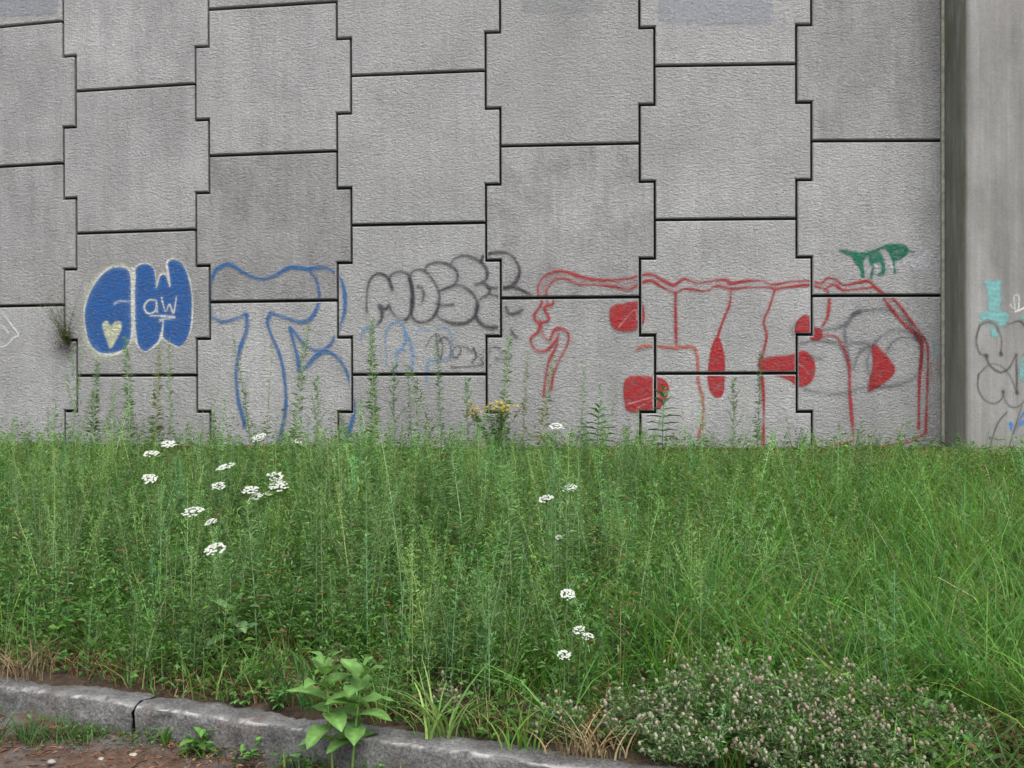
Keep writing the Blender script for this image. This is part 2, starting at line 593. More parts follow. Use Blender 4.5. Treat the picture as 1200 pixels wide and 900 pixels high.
g = Geo()
al = np.concatenate([[-300, -60, -20], np.arange(-6, 8.01, 0.12), [30, 80, 300]])
rs = np.concatenate([[-60, -20, -9, -4], np.arange(-2.0, 0.0501, 0.06)])
A, S_ = np.meshgrid(al, rs)
Xr = K0[0] + KD[0] * A + KN[0] * S_
Yr = K0[1] + KD[1] * A + KN[1] * S_
# dirt has washed up against the kerb
Zr = ROAD_Z + np.clip((S_ + 0.35) / 0.4, 0, 1) ** 1.5 * (0.03 + 0.03 * np.sin(2.7 * A + 0.5) + 0.015 * np.sin(9 * A)) + 0.006 * np.sin(13 * A + 9 * S_)
V = np.stack([Xr, Yr, Zr], 2).reshape(-1, 3)
a, b = A.shape
ii = (np.arange(a - 1)[:, None] * b + np.arange(b - 1)[None]).ravel()
g.add(V, [np.stack([ii, ii + 1, ii + b + 1, ii + b], 1)], (1, 1, 1))
tag(g.build('road', M_ROAD, smooth=True), kind='structure')

kerb = tag(empty('kerb', (K0[0], K0[1], ROAD_Z)), kind='structure')
kerb['label'] = 'weathered granite kerb with a chipped pale edge along the verge'


def kerb_stone(a0, a1, seed):
    """Split-faced granite block: front face, chipped arris and top, with small unevenness."""
    rg = np.random.default_rng(seed)
    prof = [(0.012, -0.95), (0.004, -0.80), (0.0, -0.74), (0.003, -0.69), (0.002, -0.66), (0.003, -0.644), (0.008, -0.6345), (0.016, -0.631), (0.05, -0.629), (0.10, -0.628), (0.145, -0.631), (0.153, -0.64), (0.153, -0.95)]
    n = int((a1 - a0) / 0.014)
    aa = np.linspace(a0, a1, n + 1)

    def sm(k, amp):
        r = rg.normal(0, 1, n + 1 + 2 * k)
        return np.convolve(r, np.ones(2 * k + 1) / math.sqrt(2 * k + 1), 'valid') * amp
    chip = np.clip(sm(3, 1.0), 0, 2.5) * 0.0075
    rows, cols = [], []
    for i, (s, z) in enumerate(prof):
        ds = sm(2, 0.006) if i < 5 else sm(2, 0.0015)
        dz = sm(3, 0.0035) if 5 <= i <= 10 else 0 * aa
        if i in (5, 6, 7): ds = ds + chip * (1.0, 1.2, 1.0)[i - 5]; dz = dz - chip * (0.4, 0.7, 0.5)[i - 5]
        P = np.stack([K0[0] + KD[0] * aa + KN[0] * (s + ds), K0[1] + KD[1] * aa + KN[1] * (s + ds), z + dz], 1)
        rows.append(P)
        w_ = np.clip(0.5 + sm(1, 0.75), 0, 1) if i in (6, 7) else 0 * aa
        cols.append(np.stack([w_ * (1.0 if i == 6 else 0.3), w_ * 0, w_ * 0], 1))
    V = np.stack(rows, 0).reshape(-1, 3) - np.array([K0[0], K0[1], ROAD_Z])
    C = np.stack(cols, 0).reshape(-1, 3)
    k, m = len(prof), n + 1
    jj = (np.arange(k - 1)[:, None] * m + np.arange(m - 1)[None]).ravel()
    Q = np.stack([jj, jj + 1, jj + m + 1, jj + m], 1)
    e0 = (np.arange(k) * m)[::-1]
    e1 = np.arange(k) * m + m - 1
    mesh_obj('kerb_stone', V, [Q, e0[None], e1[None]], M_GRANITE, kerb, C, smooth=False)


J0 = float((on_ground(178, 829)[:2] - K0) @ KD)
J0 = 0.735
edges = [J0 - 2.45 * k for k in range(3, 0, -1)] + [J0 + 2.5 * k for k in range(0, 4)]
for i in range(len(edges) - 1):
    kerb_stone(edges[i] + 0.007, edges[i + 1] - 0.007, 40 + i)

# ------------------------------------------------------------------ retaining wall of interlocking panels
wall = tag(empty('retaining_wall', (0, 0, 0)), 'grey concrete retaining wall of interlocking stepped panels covered in graffiti', 'wall')
HG, HGH, CH = 0.0115, 0.0145, 0.010                       # half joint widths and chamfer


def is_wide(k, v):
    f = (v + 1e-6) % 1.0
    w_ = 0.25 < f < 0.75
    return w_ if k % 2 == 0 else not w_


def panel(k, v0, v1, seed):
    rg = random.Random(seed)
    uL, uR = (k - 4) * W, (k - 3) * W
    uc = (uL + uR) / 2
    cuts = [v0] + [x for x in np.arange(math.floor(v0) - .25, v1 + 1, .5) if v0 + 1e-4 < x < v1 - 1e-4] + [v1]
    spans = [(cuts[i], cuts[i + 1], is_wide(k, (cuts[i] + cuts[i + 1]) / 2)) for i in range(len(cuts) - 1)]

    def outline(inset):
        R, L = [], []
        for i, (a0, a1, wd) in enumerate(spans):
            # where the wide part meets the narrow one, the horizontal jog belongs to this panel's edge
            z0, z1 = a0 * H, a1 * H
            o = TAB if wd else -TAB
            if i == 0: z0 += HGH + inset
            elif wd: z0 += HGH + inset
            else: z0 -= HGH + inset
            if i == len(spans) - 1: z1 -= HGH + inset
            elif wd: z1 -= HGH + inset
            else: z1 += HGH + inset
            r = uR + o - HG - inset
            l = uL - o + HG + inset
            if k == 6: r = U_END - 0.012 - inset
            R += [(r, z0), (r, z1)]
            L += [(l, z0), (l, z1)]
        return R, L
    depth = rg.uniform(-0.004, 0.004)
    tl = rg.uniform(-0.003, 0.003)
    slope = 2 * CUR * uc

    def P(u, z, back):
        return (u, CUR * uc * uc + slope * (u - uc) + depth + tl * (z / H - (v0 + v1) / 2) + back, z)
    R0, L0 = outline(CH)
    R1, L1 = outline(0.0)
    n = len(R0)
    V = []
    for (R_, L_), bk in (((R0, L0), 0.0), ((R1, L1), CH), ((R1, L1), 0.12)):
        for i in range(n):
            V += [P(*L_[i], bk), P(*R_[i], bk)]
    F = []
    for i in range(0, n - 1):
        if i % 2 == 0:
            F.append((2 * i, 2 * i + 1, 2 * i + 3, 2 * i + 2))
    # bridges between spans: the jog edge lies at two heights; add the strip joining narrow to wide
    for i in range(1, n - 1, 2):
        lo_, hi_ = i, i + 1                                      # top of span, bottom of next
        F.append((2 * lo_, 2 * lo_ + 1, 2 * hi_ + 1, 2 * hi_))
    m = 2 * n
    loop = [2 * i + 1 for i in range(n)] + [2 * i for i in range(n - 1, -1, -1)]
    for lay in (0, 1):
        for a_, b_ in zip(loop, loop[1:] + loop[:1]):
            F.append((a_ + lay * m, a_ + (lay + 1) * m, b_ + (lay + 1) * m, b_ + lay * m))
    me = bpy.data.meshes.new('concrete_panel')
    me.from_pydata(V, [], F)
    me.update()
    me.materials.append(M_PANEL)
    o = bpy.data.objects.new('concrete_panel', me)
    col.objects.link(o)
    o.parent = wall
    o['stain'] = rg.uniform(0.0, 0.55)
    o['tone'] = rg.uniform(0.0, 0.12)
    return o


TOP = 5.0
SPECIAL = {(2, 1): (1.0, 0.42), (4, 1): (1.0, 0.25), (6, 2): (0.7, 0.22), (2, 2): (.4, .05), (1, 1.5): (0.35, 0.02), (0, 1): (.6, .15),
           (0, 2): (.5, .14), (3, 1.5): (.2, .0), (6, 1): (.4, .08)}
for k in range(-2, 7):
    vs = list(np.arange(0, TOP + .1, 1.0)) if k % 2 == 0 else [0.0] + list(np.arange(0.5, TOP, 1.0)) + [TOP]
    for a0, a1 in zip(vs, vs[1:]):
        o = panel(k, a0, a1, hash((k, a0)) & 0xffff)
        if (k, a0) in SPECIAL:
            o['stain'], o['tone'] = SPECIAL[(k, a0)]


def wall_slab(name, d0, d1, z0, z1, mat, u0=-9.3, u1=U_END):
    g = Geo()
    us = np.array([u0] + [x for x in np.arange(-6, 4) * W if u0 < x < u1] + [u1])
    y = wall_y(us)
    n = len(us)
    V = np.concatenate([np.stack([us, y + d, np.full(n, z)], 1) for d, z in ((d0, z0), (d0, z1), (d1, z1), (d1, z0))])
    F = []
    for i in range(n - 1):
        for r_ in range(4):
            a_, b_ = r_ * n, ((r_ + 1) % 4) * n
            F.append((a_ + i, a_ + i + 1, b_ + i + 1, b_ + i))
    F += [(0, n, 2 * n, 3 * n), (n - 1, 4 * n - 1, 3 * n - 1, 2 * n - 1)]
    g.add(V, [np.array(F)], (0, 0, 0))
    return g.build(name, mat, wall)


wall_slab('joint_backing', 0.055, 0.30, -0.4, TOP * H - 0.02, M_BACK)
wall_slab('footing', 0.006, 0.05, -0.55, -0.016, M_FOOT)
tag(wall_slab('coping', -0.06, 0.34, TOP * H + 0.005, TOP * H + 0.25, M_FOOT), None)

# ------------------------------------------------------------------ concrete pillar at the wall's end
pil = tag(empty('concrete_pillar', (U_END, float(wall_y(U_END)), 0)), 'smooth cast concrete pillar standing proud at the end of the panel wall', 'pillar')
TV = np.array([1, 2 * CUR * 2.5 * W, 0.0]); TV /= np.linalg.norm(TV)
NV = np.array([TV[1], -TV[0], 0.0])
PC = np.array([U_END + 0.018, float(wall_y(U_END)), 0.0])           # inner corner at the wall
PROJ = 0.48
g = Geo()
zz_ = np.concatenate([[-0.6], np.arange(0, 7.8, 0.25)])
prof = [(0.0, -0.35, 1), (0.0, PROJ * 0.5, .9), (0.0, PROJ - 0.025, 1.0), (0.022, PROJ, 0.12), (0.06, PROJ, 0.0), (0.35, PROJ, 0.0), (1.6, PROJ, 0.0), (2.9, PROJ, 0.0), (2.92, PROJ - 0.022, 0), (2.92, -0.35, 0)]
rows, cc = [], []
for t_, d_, al_ in prof:
    rows.append(PC + TV * t_ + NV * d_ + np.stack([0 * zz_, 0 * zz_, zz_], 1))
    cc.append(np.stack([al_ * np.clip(0.35 + zz_ / 4.5, 0, 1), 0 * zz_, 0 * zz_], 1))
V = np.stack(rows).reshape(-1, 3) - np.array(pil.location)
k_, m_ = len(prof), len(zz_)
jj = (np.arange(k_ - 1)[:, None] * m_ + np.arange(m_ - 1)[None]).ravel()
g.add(V, [np.stack([jj, jj + m_, jj + m_ + 1, jj + 1], 1), np.array([[i * m_ + m_ - 1 for i in range(k_)]])], np.stack(cc).reshape(-1, 3))
g.build('shaft', M_CAST, pil)
g = Geo()
V = [PC + TV * a_ + NV * b_ + np.array([0, 0, z_]) - np.array(pil.location) for z_ in (-.3, 7.4) for a_, b_ in ((-.026, -.05), (.001, -.05), (.001, .012), (-.008, .018), (-.026, .006))]
g.add(V, [np.array([(i, (i + 1) % 5, 5 + (i + 1) % 5, 5 + i) for i in range(5)])], (0, 0, 0))
g.build('joint_sealant', M_FILL, pil)

# ------------------------------------------------------------------ graffiti: sprayed on, cell by cell, never across an open joint
CELL = 0.0075


def smooth_line(P, closed=False, step=0.004):
    P = np.asarray(P, float)
    if len(P) < 3: Q = P
    n = len(P)
    out = []
    for i in range(n if closed else n - 1):
        if closed: p0, p1, p2, p3 = P[(i - 1) % n], P[i], P[(i + 1) % n], P[(i + 2) % n]
        else: p0, p1, p2, p3 = P[max(i - 1, 0)], P[i], P[i + 1], P[min(i + 2, n - 1)]
        m = max(2, int(np.linalg.norm(p2 - p1) / step))
        t = np.linspace(0, 1, m, endpoint=False)[:, None]
        out.append(0.5 * ((2 * p1) + (-p0 + p2) * t + (2 * p0 - 5 * p1 + 4 * p2 - p3) * t ** 2 + (-p0 + 3 * p1 - 3 * p2 + p3) * t ** 3))
    out.append(P[:1] if closed else P[-1:])
    return np.concatenate(out)


def inside(poly, X, Y):
    r = np.zeros(X.shape, bool)
    n = len(poly)
    for i in range(n):
        x0, y0 = poly[i]; x1, y1 = poly[(i + 1) % n]
        c = (y0 > Y) != (y1 > Y)
        r ^= c & (X < (x1 - x0) * (Y - y0) / (y1 - y0 + 1e-12) + x0)
    return r


class Tag:
    """Strokes and fills in metres on a flat (u, v) face; colour and cover kept on a fine grid."""
    def __init__(self, to_uv, sx, sy, ox, oy, lo, hi):
        self.f = lambda pts: np.array([to_uv(ox + x / sx, oy + y / sy) for x, y in pts])
        self.lo = np.array(lo); n = ((np.array(hi) - lo) / CELL).astype(int) + 1
        self.n = n
        self.U, self.Vv = np.meshgrid(lo[0] + np.arange(n[0]) * CELL, lo[1] + np.arange(n[1]) * CELL, indexing='ij')
        self.A = np.zeros(n); self.C = np.zeros((*n, 3))
        self.wob = np.random.default_rng(5)

    def frame(self, to_uv, sx, sy, ox, oy):
        self.f = lambda pts: np.array([to_uv(ox + x / sx, oy + y / sy) for x, y in pts])

    def over(self, a, c):
        a = np.clip(a, 0, 1)
        na = a + self.A * (1 - a)
        cc = np.asarray(c)[None, None]
        self.C = np.where(na[..., None] > 1e-5, (cc * a[..., None] + self.C * (self.A * (1 - a))[..., None]) / np.maximum(na, 1e-5)[..., None], self.C)
        self.A = na

    def stroke(self, pts, width, c, alpha=0.9, soft=0.5, closed=False, halo=0.12):
        P = smooth_line(self.f(pts), closed)
        L = np.zeros(self.n)
        r = width * 0.0082 / 2                       # width given in pixels of the photograph
        pr = 1 + 0.22 * np.interp(np.arange(len(P)), np.arange(0, len(P) + 40, 40), self.wob.normal(0, 1, len(np.arange(0, len(P) + 40, 40))))
        R = r * 3.2 + 0.01
        k = int(R / CELL) + 1
        for (u, v), pp in zip(P[::2], pr[::2]):
            i = int(round((u - self.lo[0]) / CELL)); j = int(round((v - self.lo[1]) / CELL))
            i0, i1, j0, j1 = max(i - k, 0), min(i + k + 1, self.n[0]), max(j - k, 0), min(j + k + 1, self.n[1])
            if i0 >= i1 or j0 >= j1: continue
            d = np.hypot(self.U[i0:i1, j0:j1] - u, self.Vv[i0:i1, j0:j1] - v)
            rr = r * max(pp, 0.5)
            core = np.clip((rr * (1 + soft) - d) / (rr * 2 * soft + 1e-6), 0, 1)
            core = core * core * (3 - 2 * core) * alpha * min(1.1, max(0.7, pp))
            if halo: core = np.maximum(core, halo * alpha * np.clip(1 - d / (r * 3.0 + 0.008), 0, 1))
            L[i0:i1, j0:j1] = np.maximum(L[i0:i1, j0:j1], core)
        self.over(L, c)

    def fill(self, pts, c, alpha=0.9, closed_smooth=True, mott=0.18, feather=2):
        P = self.f(pts)
        if closed_smooth: P = smooth_line(P, True, 0.03)
        a = inside(P, self.U, self.Vv).astype(float)
        for _ in range(feather):
            a = (a + np.roll(a, 1, 0) + np.roll(a, -1, 0) + np.roll(a, 1, 1) + np.roll(a, -1, 1)) / 5
        # hatching of the can going to and fro
        ph = np.sin((self.Vv * 1.0 + self.U * 0.25) * 130 + 3 * np.sin(self.U * 9)) * 0.5 + np.sin((self.Vv - 0.6 * self.U) * 47) * 0.5
        self.over(a * alpha * (1 + mott * (ph - 0.6)), c)

    def build(self, name, label, place, mat, parent, drop=None):
        A, n = self.A, self.n
        cm = np.maximum.reduce([A[:-1, :-1], A[1:, :-1], A[:-1, 1:], A[1:, 1:]]) > 0.025
        if drop is not None:
            cm &= ~drop(self.U[:-1, :-1] + CELL / 2, self.Vv[:-1, :-1] + CELL / 2)
        I, J = np.nonzero(cm)
        vid = -np.ones(n, int)
        used = np.zeros(n, bool)
        for di, dj in ((0, 0), (1, 0), (1, 1), (0, 1)): used[I + di, J + dj] = True
        vid[used] = np.arange(used.sum())
        V = place(self.U[used], self.Vv[used])
        F = np.stack([vid[I, J], vid[I + 1, J], vid[I + 1, J + 1], vid[I, J + 1]], 1)
        C = np.concatenate([self.C[used], A[used][:, None]], 1)
        V = V - np.array(parent.location)
        o = mesh_obj(name, V, [F], mat, parent, C, smooth=True)
        o['label'] = label
        return o


def wall_uv(px, py):
    p = on_wall(px, py)
    return (p[0], p[2])


def wall_place(u, v):
    return np.stack([u, wall_y(u) - 0.0075, v], 1)


def joint_mask(u, v):
    gp = 0.022
    vv = v / H
    m = np.zeros(u.shape, bool)
    k = np.floor(u / W).astype(int) + 4                       # column by nominal boundaries
    for b in range(-3, 6):
        ub = (b - 3) * W
        even_wide = ((vv % 1) > .25) & ((vv % 1) < .75)
        sgn = np.where(even_wide, 1.0, -1.0) * (1 if b % 2 == 0 else -1)
        m |= np.abs(u - (ub + sgn * TAB)) < gp
        q = np.abs(((vv - 0.25) % 0.5 + 0.25) % 0.5 - 0.25) * H
        m |= (q < gp) & (np.abs(u - ub) < TAB + gp)
        ub2 = ub
    # horizontal joints, column by column (edges of the column include its tabs)
    for kk in range(-2, 7):
        uL, uR = (kk - 4) * W, (kk - 3) * W
        ph = 0.0 if kk % 2 == 0 else 0.5
        q = np.abs(((vv - ph + 0.5) % 1.0) - 0.5) * H
        m |= (q < gp) & (u > uL + TAB - gp) & (u < uR - TAB + gp)
    m |= u > U_END - 0.03
    return m


def wall_tag(region, lo, hi):
    sx, sy, ox, oy = region
    return Tag(wall_uv, sx, sy, ox, oy, lo, hi)


def uvbox(x0, y0, x1, y1):
    a_ = np.array([wall_uv(x, y) for x in (x0, x1) for y in (y0, y1)])
    return a_.min(0) - 0.03, a_.max(0) + 0.03


CREAM, BLUE, BLUE2, DKP = (0.60, 0.60, 0.54), (0.020, 0.100, 0.32), (0.045, 0.16, 0.36), (0.035, 0.031, 0.042)
RED, RED2, TEAL, CYAN = (0.36, 0.022, 0.026), (0.48, 0.05, 0.055), (0.010, 0.155, 0.09), (0.17, 0.40, 0.40)

# 1 filled blue letters
t = wall_tag((6.43, 6.43, 80, 290), *uvbox(84, 292, 238, 425))
Gp = [(330, 150), (400, 145), (455, 165), (478, 230), (482, 400), (485, 600), (470, 710), (420, 775), (320, 808), (230, 795), (160, 720), (130, 620), (122, 480), (150, 370), (200, 270), (260, 195)]
Wp = [(502, 210), (520, 140), (585, 118), (645, 150), (665, 240), (668, 300), (685, 225), (712, 196), (745, 215), (766, 290), (752, 190), (745, 115), (790, 85), (860, 118), (908, 210), (932, 320), (940, 450), (930, 600), (895, 700), (840, 752), (770, 725), (718, 690), (704, 650), (690, 705), (640, 755), (580, 788), (530, 750), (512, 690), (500, 500)]
t.stroke(Gp, 11, (0.55, 0.58, 0.45), 0.55, 0.8, True, 0.2)
t.fill(Gp, BLUE, 0.98, True, 0.08); t.fill(Wp, BLUE, 0.98, True, 0.08)
t.stroke(Gp, 3.2, CREAM, 0.85, 0.6, True); t.stroke(Wp, 3.0, CREAM, 0.85, 0.6, True)
t.stroke([(490, 160), (487, 300), (490, 450), (492, 600), (495, 700)], 3.4, CREAM, 0.8)
t.stroke([(350, 425), (390, 405), (470, 410)], 2.6, (0.45, 0.5, 0.55), 0.6)
t.fill([(262, 575), (295, 550), (320, 592), (350, 560), (398, 562), (402, 620), (355, 715), (318, 765), (290, 690), (264, 620)], (0.60, 0.60, 0.36), 0.85)
t.stroke([(665, 400), (610, 398), (575, 445), (600, 495), (655, 480), (668, 410), (672, 490)], 2.2, CREAM, 0.85)
t.stroke([(705, 380), (735, 480), (765, 430), (795, 490), (818, 370)], 2.2, CREAM, 0.85)
t.stroke([(620, 515), (720, 518), (805, 528), (690, 545)], 2.4, CREAM, 0.8)
t.stroke([(690, 560), (716, 548), (712, 620), (705, 690)], 2.4, CREAM, 0.8)
t.build('graffiti', 'blue filled bubble letters with pale outline, heart and small white initials', wall_place, M_PAINT, wall, joint_mask)

# 2 blue outline letters
t = wall_tag((3, 3, 220, 260), *uvbox(238, 296, 425, 520))
B2 = (0.028, 0.125, 0.33)
for pts in ([(80, 335), (78, 250), (85, 195), (110, 160), (150, 150), (200, 180), (260, 200), (310, 185), (360, 160), (420, 165), (470, 158), (510, 172), (540, 205), (553, 260), (550, 320), (530, 375), (500, 430), (460, 450), (410, 430), (375, 385), (358, 372)],
            [(80, 330), (120, 350), (165, 340), (205, 322)],
            [(208, 325), (205, 380), (185, 440), (170, 520), (175, 610), (195, 690), (200, 720)],
            [(290, 320), (280, 350), (295, 400), (325, 470), (340, 550), (345, 650), (320, 765)],
            [(295, 320), (340, 335), (395, 350), (430, 340), (455, 300), (462, 250), (450, 200), (430, 175)],
            [(360, 372), (372, 420), (385, 470), (392, 520)],
            [(415, 510), (450, 470), (490, 455), (530, 480), (560, 530), (578, 600), (585, 660), (575, 710), (555, 755)]):
    t.stroke(pts, 3.6, B2, 0.80, 0.55)
    t.stroke([(x + 5, y + 6) for x, y in pts], 2.2, BLUE2, 0.45, 0.7, halo=0)
t.build('graffiti', 'large letters drawn in blue outline strokes', wall_place, M_PAINT, wall, joint_mask)

# 3 dark bubble letters with the small word below
t = wall_tag((5, 5, 415, 280), *uvbox(422, 288, 632, 456))
for pts in ([(75, 430), (75, 330), (90, 250), (130, 205), (175, 210), (205, 240), (225, 295)],
            [(205, 240), (225, 205), (280, 192), (320, 215), (340, 290), (345, 380), (330, 440), (300, 475)],
            [(135, 505), (160, 470), (165, 430), (150, 390), (185, 410), (205, 390), (225, 430), (265, 468), (310, 470)],
            [(325, 230), (345, 190), (385, 178), (430, 200), (475, 260), (500, 330), (490, 410), (450, 470), (390, 490), (345, 460), (335, 400), (340, 300), (325, 230)],
            [(375, 280), (398, 288), (410, 325), (400, 365)],
            [(415, 190), (430, 155), (480, 138), (540, 145), (590, 175), (608, 220), (590, 265), (535, 292), (500, 302)],
            [(520, 295), (600, 270), (660, 290), (710, 340), (725, 400), (700, 460), (640, 495), (560, 490), (500, 460), (480, 430)],
            [(480, 380), (530, 388), (580, 383)],
            [(565, 150), (590, 115), (640, 98), (700, 110), (755, 145), (780, 190), (770, 240), (710, 268), (760, 260), (790, 290), (790, 320), (740, 352), (800, 325), (850, 340)],
            [(725, 380), (715, 450), (750, 500), (800, 520), (860, 515)],
            [(745, 130), (760, 100), (800, 85), (860, 78), (920, 95), (955, 140), (970, 190), (950, 250), (890, 285), (800, 285)],
            [(880, 290), (930, 283), (980, 300), (1040, 330)], [(890, 400), (910, 435), (950, 435), (985, 415)],
            [(920, 530), (935, 560), (955, 578)]):
    t.stroke(pts, 3.5, DKP, 0.66, 0.7, halo=0.2)
for pts in ([(420, 635), (450, 580), (480, 555), (505, 580), (520, 640), (508, 700)], [(480, 560), (488, 620), (500, 695)], [(500, 600), (530, 575), (562, 610), (565, 690), (540, 720)],
            [(580, 690), (580, 650), (610, 625), (628, 650), (605, 690), (580, 690)], [(640, 630), (665, 640), (690, 660)], [(700, 640), (715, 690), (690, 720)],
            [(725, 690), (770, 655), (800, 635), (785, 680), (745, 700), (770, 735), (800, 740)], [(820, 630), (855, 640)], [(860, 665), (905, 665), (925, 685), (900, 705), (830, 700)],
            [(570, 752), (680, 747), (760, 735)]):
    t.stroke(pts, 2.3, DKP, 0.6, 0.6)
t.build('graffiti', 'dark bubble letters in thin outline with a small dark scrawl below', wall_place, M_PAINT, wall, joint_mask)
t = wall_tag((5, 5, 415, 280), *uvbox(418, 370, 540, 456))
for pts in ([(190, 740), (185, 560), (215, 500), (250, 480), (290, 510), (305, 580), (280, 640), (250, 680), (250, 775)], [(300, 560), (330, 600), (345, 700), (335, 785)],
            [(40, 590), (60, 530), (100, 530)], [(360, 560), (390, 525), (430, 540)], [(490, 530), (520, 515), (560, 540), (575, 590), (560, 680), (490, 715), (440, 710), (430, 760), (425, 830)],
            [(235, 660), (300, 650)]):
    t.stroke(pts, 3.2, (0.08, 0.28, 0.55), 0.42, 0.7)
t.build('graffiti', 'faded light blue scribble under the dark bubble letters', wall_place, M_PAINT, wall, joint_mask)

# 4 grey loops behind the red drawing
t = wall_tag((3, 3, 800, 260), *uvbox(915, 350, 1100, 475))
for pts in ([(390, 400), (385, 375), (400, 350)], [(480, 382), (540, 372), (580, 355), (600, 325), (640, 310), (720, 310), (770, 330), (820, 390), (842, 470), (820, 540), (740, 575), (640, 580), (540, 605), (430, 590)],
            [(575, 350), (570, 400), (585, 470), (600, 515), (620, 460), (670, 430), (700, 400), (740, 380), (800, 385), (838, 412)], [(670, 430), (650, 480), (655, 530), (672, 570)],
            [(715, 460), (740, 420), (780, 405), (838, 410)], [(410, 428), (450, 420), (490, 418), (545, 430), (580, 480)], [(440, 470), (490, 482)], [(590, 425), (640, 425), (680, 432)]):
    t.stroke(pts, 3.8, (0.09, 0.09, 0.115), 0.42, 0.8, halo=0.25)
t.stroke([(600, 325), (620, 316)], 6, DKP, 0.5); t.stroke([(825, 405), (842, 412)], 8, DKP, 0.5)
t.build('graffiti', 'smudged grey loops sprayed behind the red drawing', wall_place, M_PAINT, wall, joint_mask)

# 5 the large red drawing
t = wall_tag((3, 3, 600, 260), *uvbox(615, 308, 1098, 530))
t.fill([(97, 262), (95, 228), (112, 196), (150, 177), (200, 180), (250, 197), (320, 207), (400, 202), (450, 190), (455, 215), (410, 236), (360, 226), (300, 220), (230, 216), (185, 200), (150, 206), (124, 240), (126, 270)], (0.40, 0.22, 0.21), 0.28, False)
for pts in ([(95, 265), (92, 230), (110, 195), (150, 175), (200, 178), (250, 195), (320, 205), (400, 200), (450, 188), (490, 185), (530, 205), (570, 222), (605, 200), (650, 215), (700, 208), (750, 204), (772, 216), (830, 207), (880, 208), (920, 220), (980, 210), (1050, 208), (1085, 216), (1110, 198), (1140, 203), (1165, 222), (1220, 212), (1255, 210), (1290, 240), (1350, 280), (1400, 345), (1450, 410), (1462, 460), (1460, 560), (1455, 700), (1455, 738)],
            [(125, 280), (122, 240), (150, 205), (185, 200), (230, 218), (300, 222), (360, 228), (410, 238), (455, 215), (490, 207), (530, 230), (575, 248), (610, 235), (680, 243), (720, 225), (770, 235), (830, 230), (900, 230), (925, 235), (980, 228), (1050, 222), (1095, 235), (1130, 220), (1170, 240), (1250, 232), (1280, 235), (1330, 300), (1380, 360), (1425, 400), (1440, 440), (1432, 560), (1430, 725)],
            [(95, 265), (105, 285), (80, 325), (88, 350), (115, 352), (130, 338), (115, 300), (145, 288), (140, 262)],
            [(100, 352), (92, 385), (66, 410), (80, 445), (110, 455), (135, 440), (158, 410), (165, 392)],
            [(105, 352), (105, 385), (130, 415), (150, 380), (175, 374), (198, 395), (195, 430), (165, 490), (145, 540), (138, 590)],
            [(160, 415), (155, 440), (130, 490), (117, 560), (112, 610)],
            [(575, 248), (575, 330), (578, 440)], [(770, 235), (765, 290), (745, 340), (730, 380), (722, 412)],
            [(925, 235), (905, 300), (885, 350), (895, 400), (880, 470), (870, 490), (880, 560), (885, 650), (882, 790)],
            [(1100, 235), (1115, 260), (1110, 330), (1092, 365)], [(1070, 407), (1130, 400), (1165, 440), (1185, 510), (1188, 600), (1200, 745)],
            [(1455, 738), (1400, 770), (1320, 785), (1240, 798)], [(1195, 770), (1140, 785), (1070, 802)]):
    t.stroke(pts, 3.0, RED, 0.82, 0.5, halo=0.16)
t.stroke([(440, 447), (470, 435), (570, 443), (630, 440), (650, 470), (655, 560), (670, 620), (672, 680), (655, 755)], 3.2, (0.45, 0.12, 0.08), 0.75, 0.6)
for pts in ([(722, 410), (740, 460), (745, 540), (740, 600), (720, 612), (700, 590), (692, 540), (700, 460)], [(350, 302), (400, 288), (455, 288), (455, 362), (395, 382), (354, 362)],
            [(405, 552), (500, 548), (540, 565), (545, 600), (505, 662), (420, 665), (400, 640)], [(885, 482), (985, 470), (1028, 458), (1058, 490), (1060, 540), (1030, 572), (1000, 568), (960, 545), (885, 525)],
            [(1000, 395), (1003, 355), (1030, 330), (1052, 345), (1060, 370), (1085, 380), (1085, 405), (1062, 412), (1040, 395)], [(1270, 435), (1300, 455), (1340, 515), (1310, 560), (1260, 592), (1255, 580), (1272, 500)]):
    t.fill(pts, RED, 0.96, True, 0.14)
    t.stroke(pts, 2.6, RED, 0.85, 0.5, True)
for pts in ([(375, 370), (430, 310), (440, 345)], [(410, 640), (480, 620), (520, 610), (440, 655)], [(1010, 500), (1040, 530), (1030, 550)]):
    t.stroke(pts, 1.3, (0.50, 0.42, 0.40), 0.5, 0.7, halo=0)
t.build('graffiti', 'large red outlined drawing with filled red patches and drips', wall_place, M_PAINT, wall, joint_mask)

# 6 green tag and white scribble
t = wall_tag((5.4545, 5.4545, 900, 270), *uvbox(980, 282, 1104, 330))
for pts in ([(600, 260), (640, 200), (620, 285), (680, 220), (700, 255)], [(740, 235), (780, 205), (795, 250), (820, 215)], [(840, 225), (900, 190), (930, 235), (975, 185), (1010, 235), (1030, 150), (950, 110), (935, 150), (1020, 130), (955, 205), (985, 245)], [(1060, 150), (1090, 190)]):
    t.stroke(pts, 3.6, (0.66, 0.65, 0.71), 0.5, 0.8)
t.fill([(465, 128), (520, 128), (600, 150), (640, 150), (605, 205), (598, 240), (560, 220), (540, 175)], TEAL, 0.85)
t.fill([(740, 100), (800, 92), (870, 102), (885, 140), (845, 172), (800, 185), (775, 145)], TEAL, 0.85)
t.fill([(640, 150), (690, 128), (725, 150), (730, 185), (700, 180), (660, 190)], TEAL, 0.6)
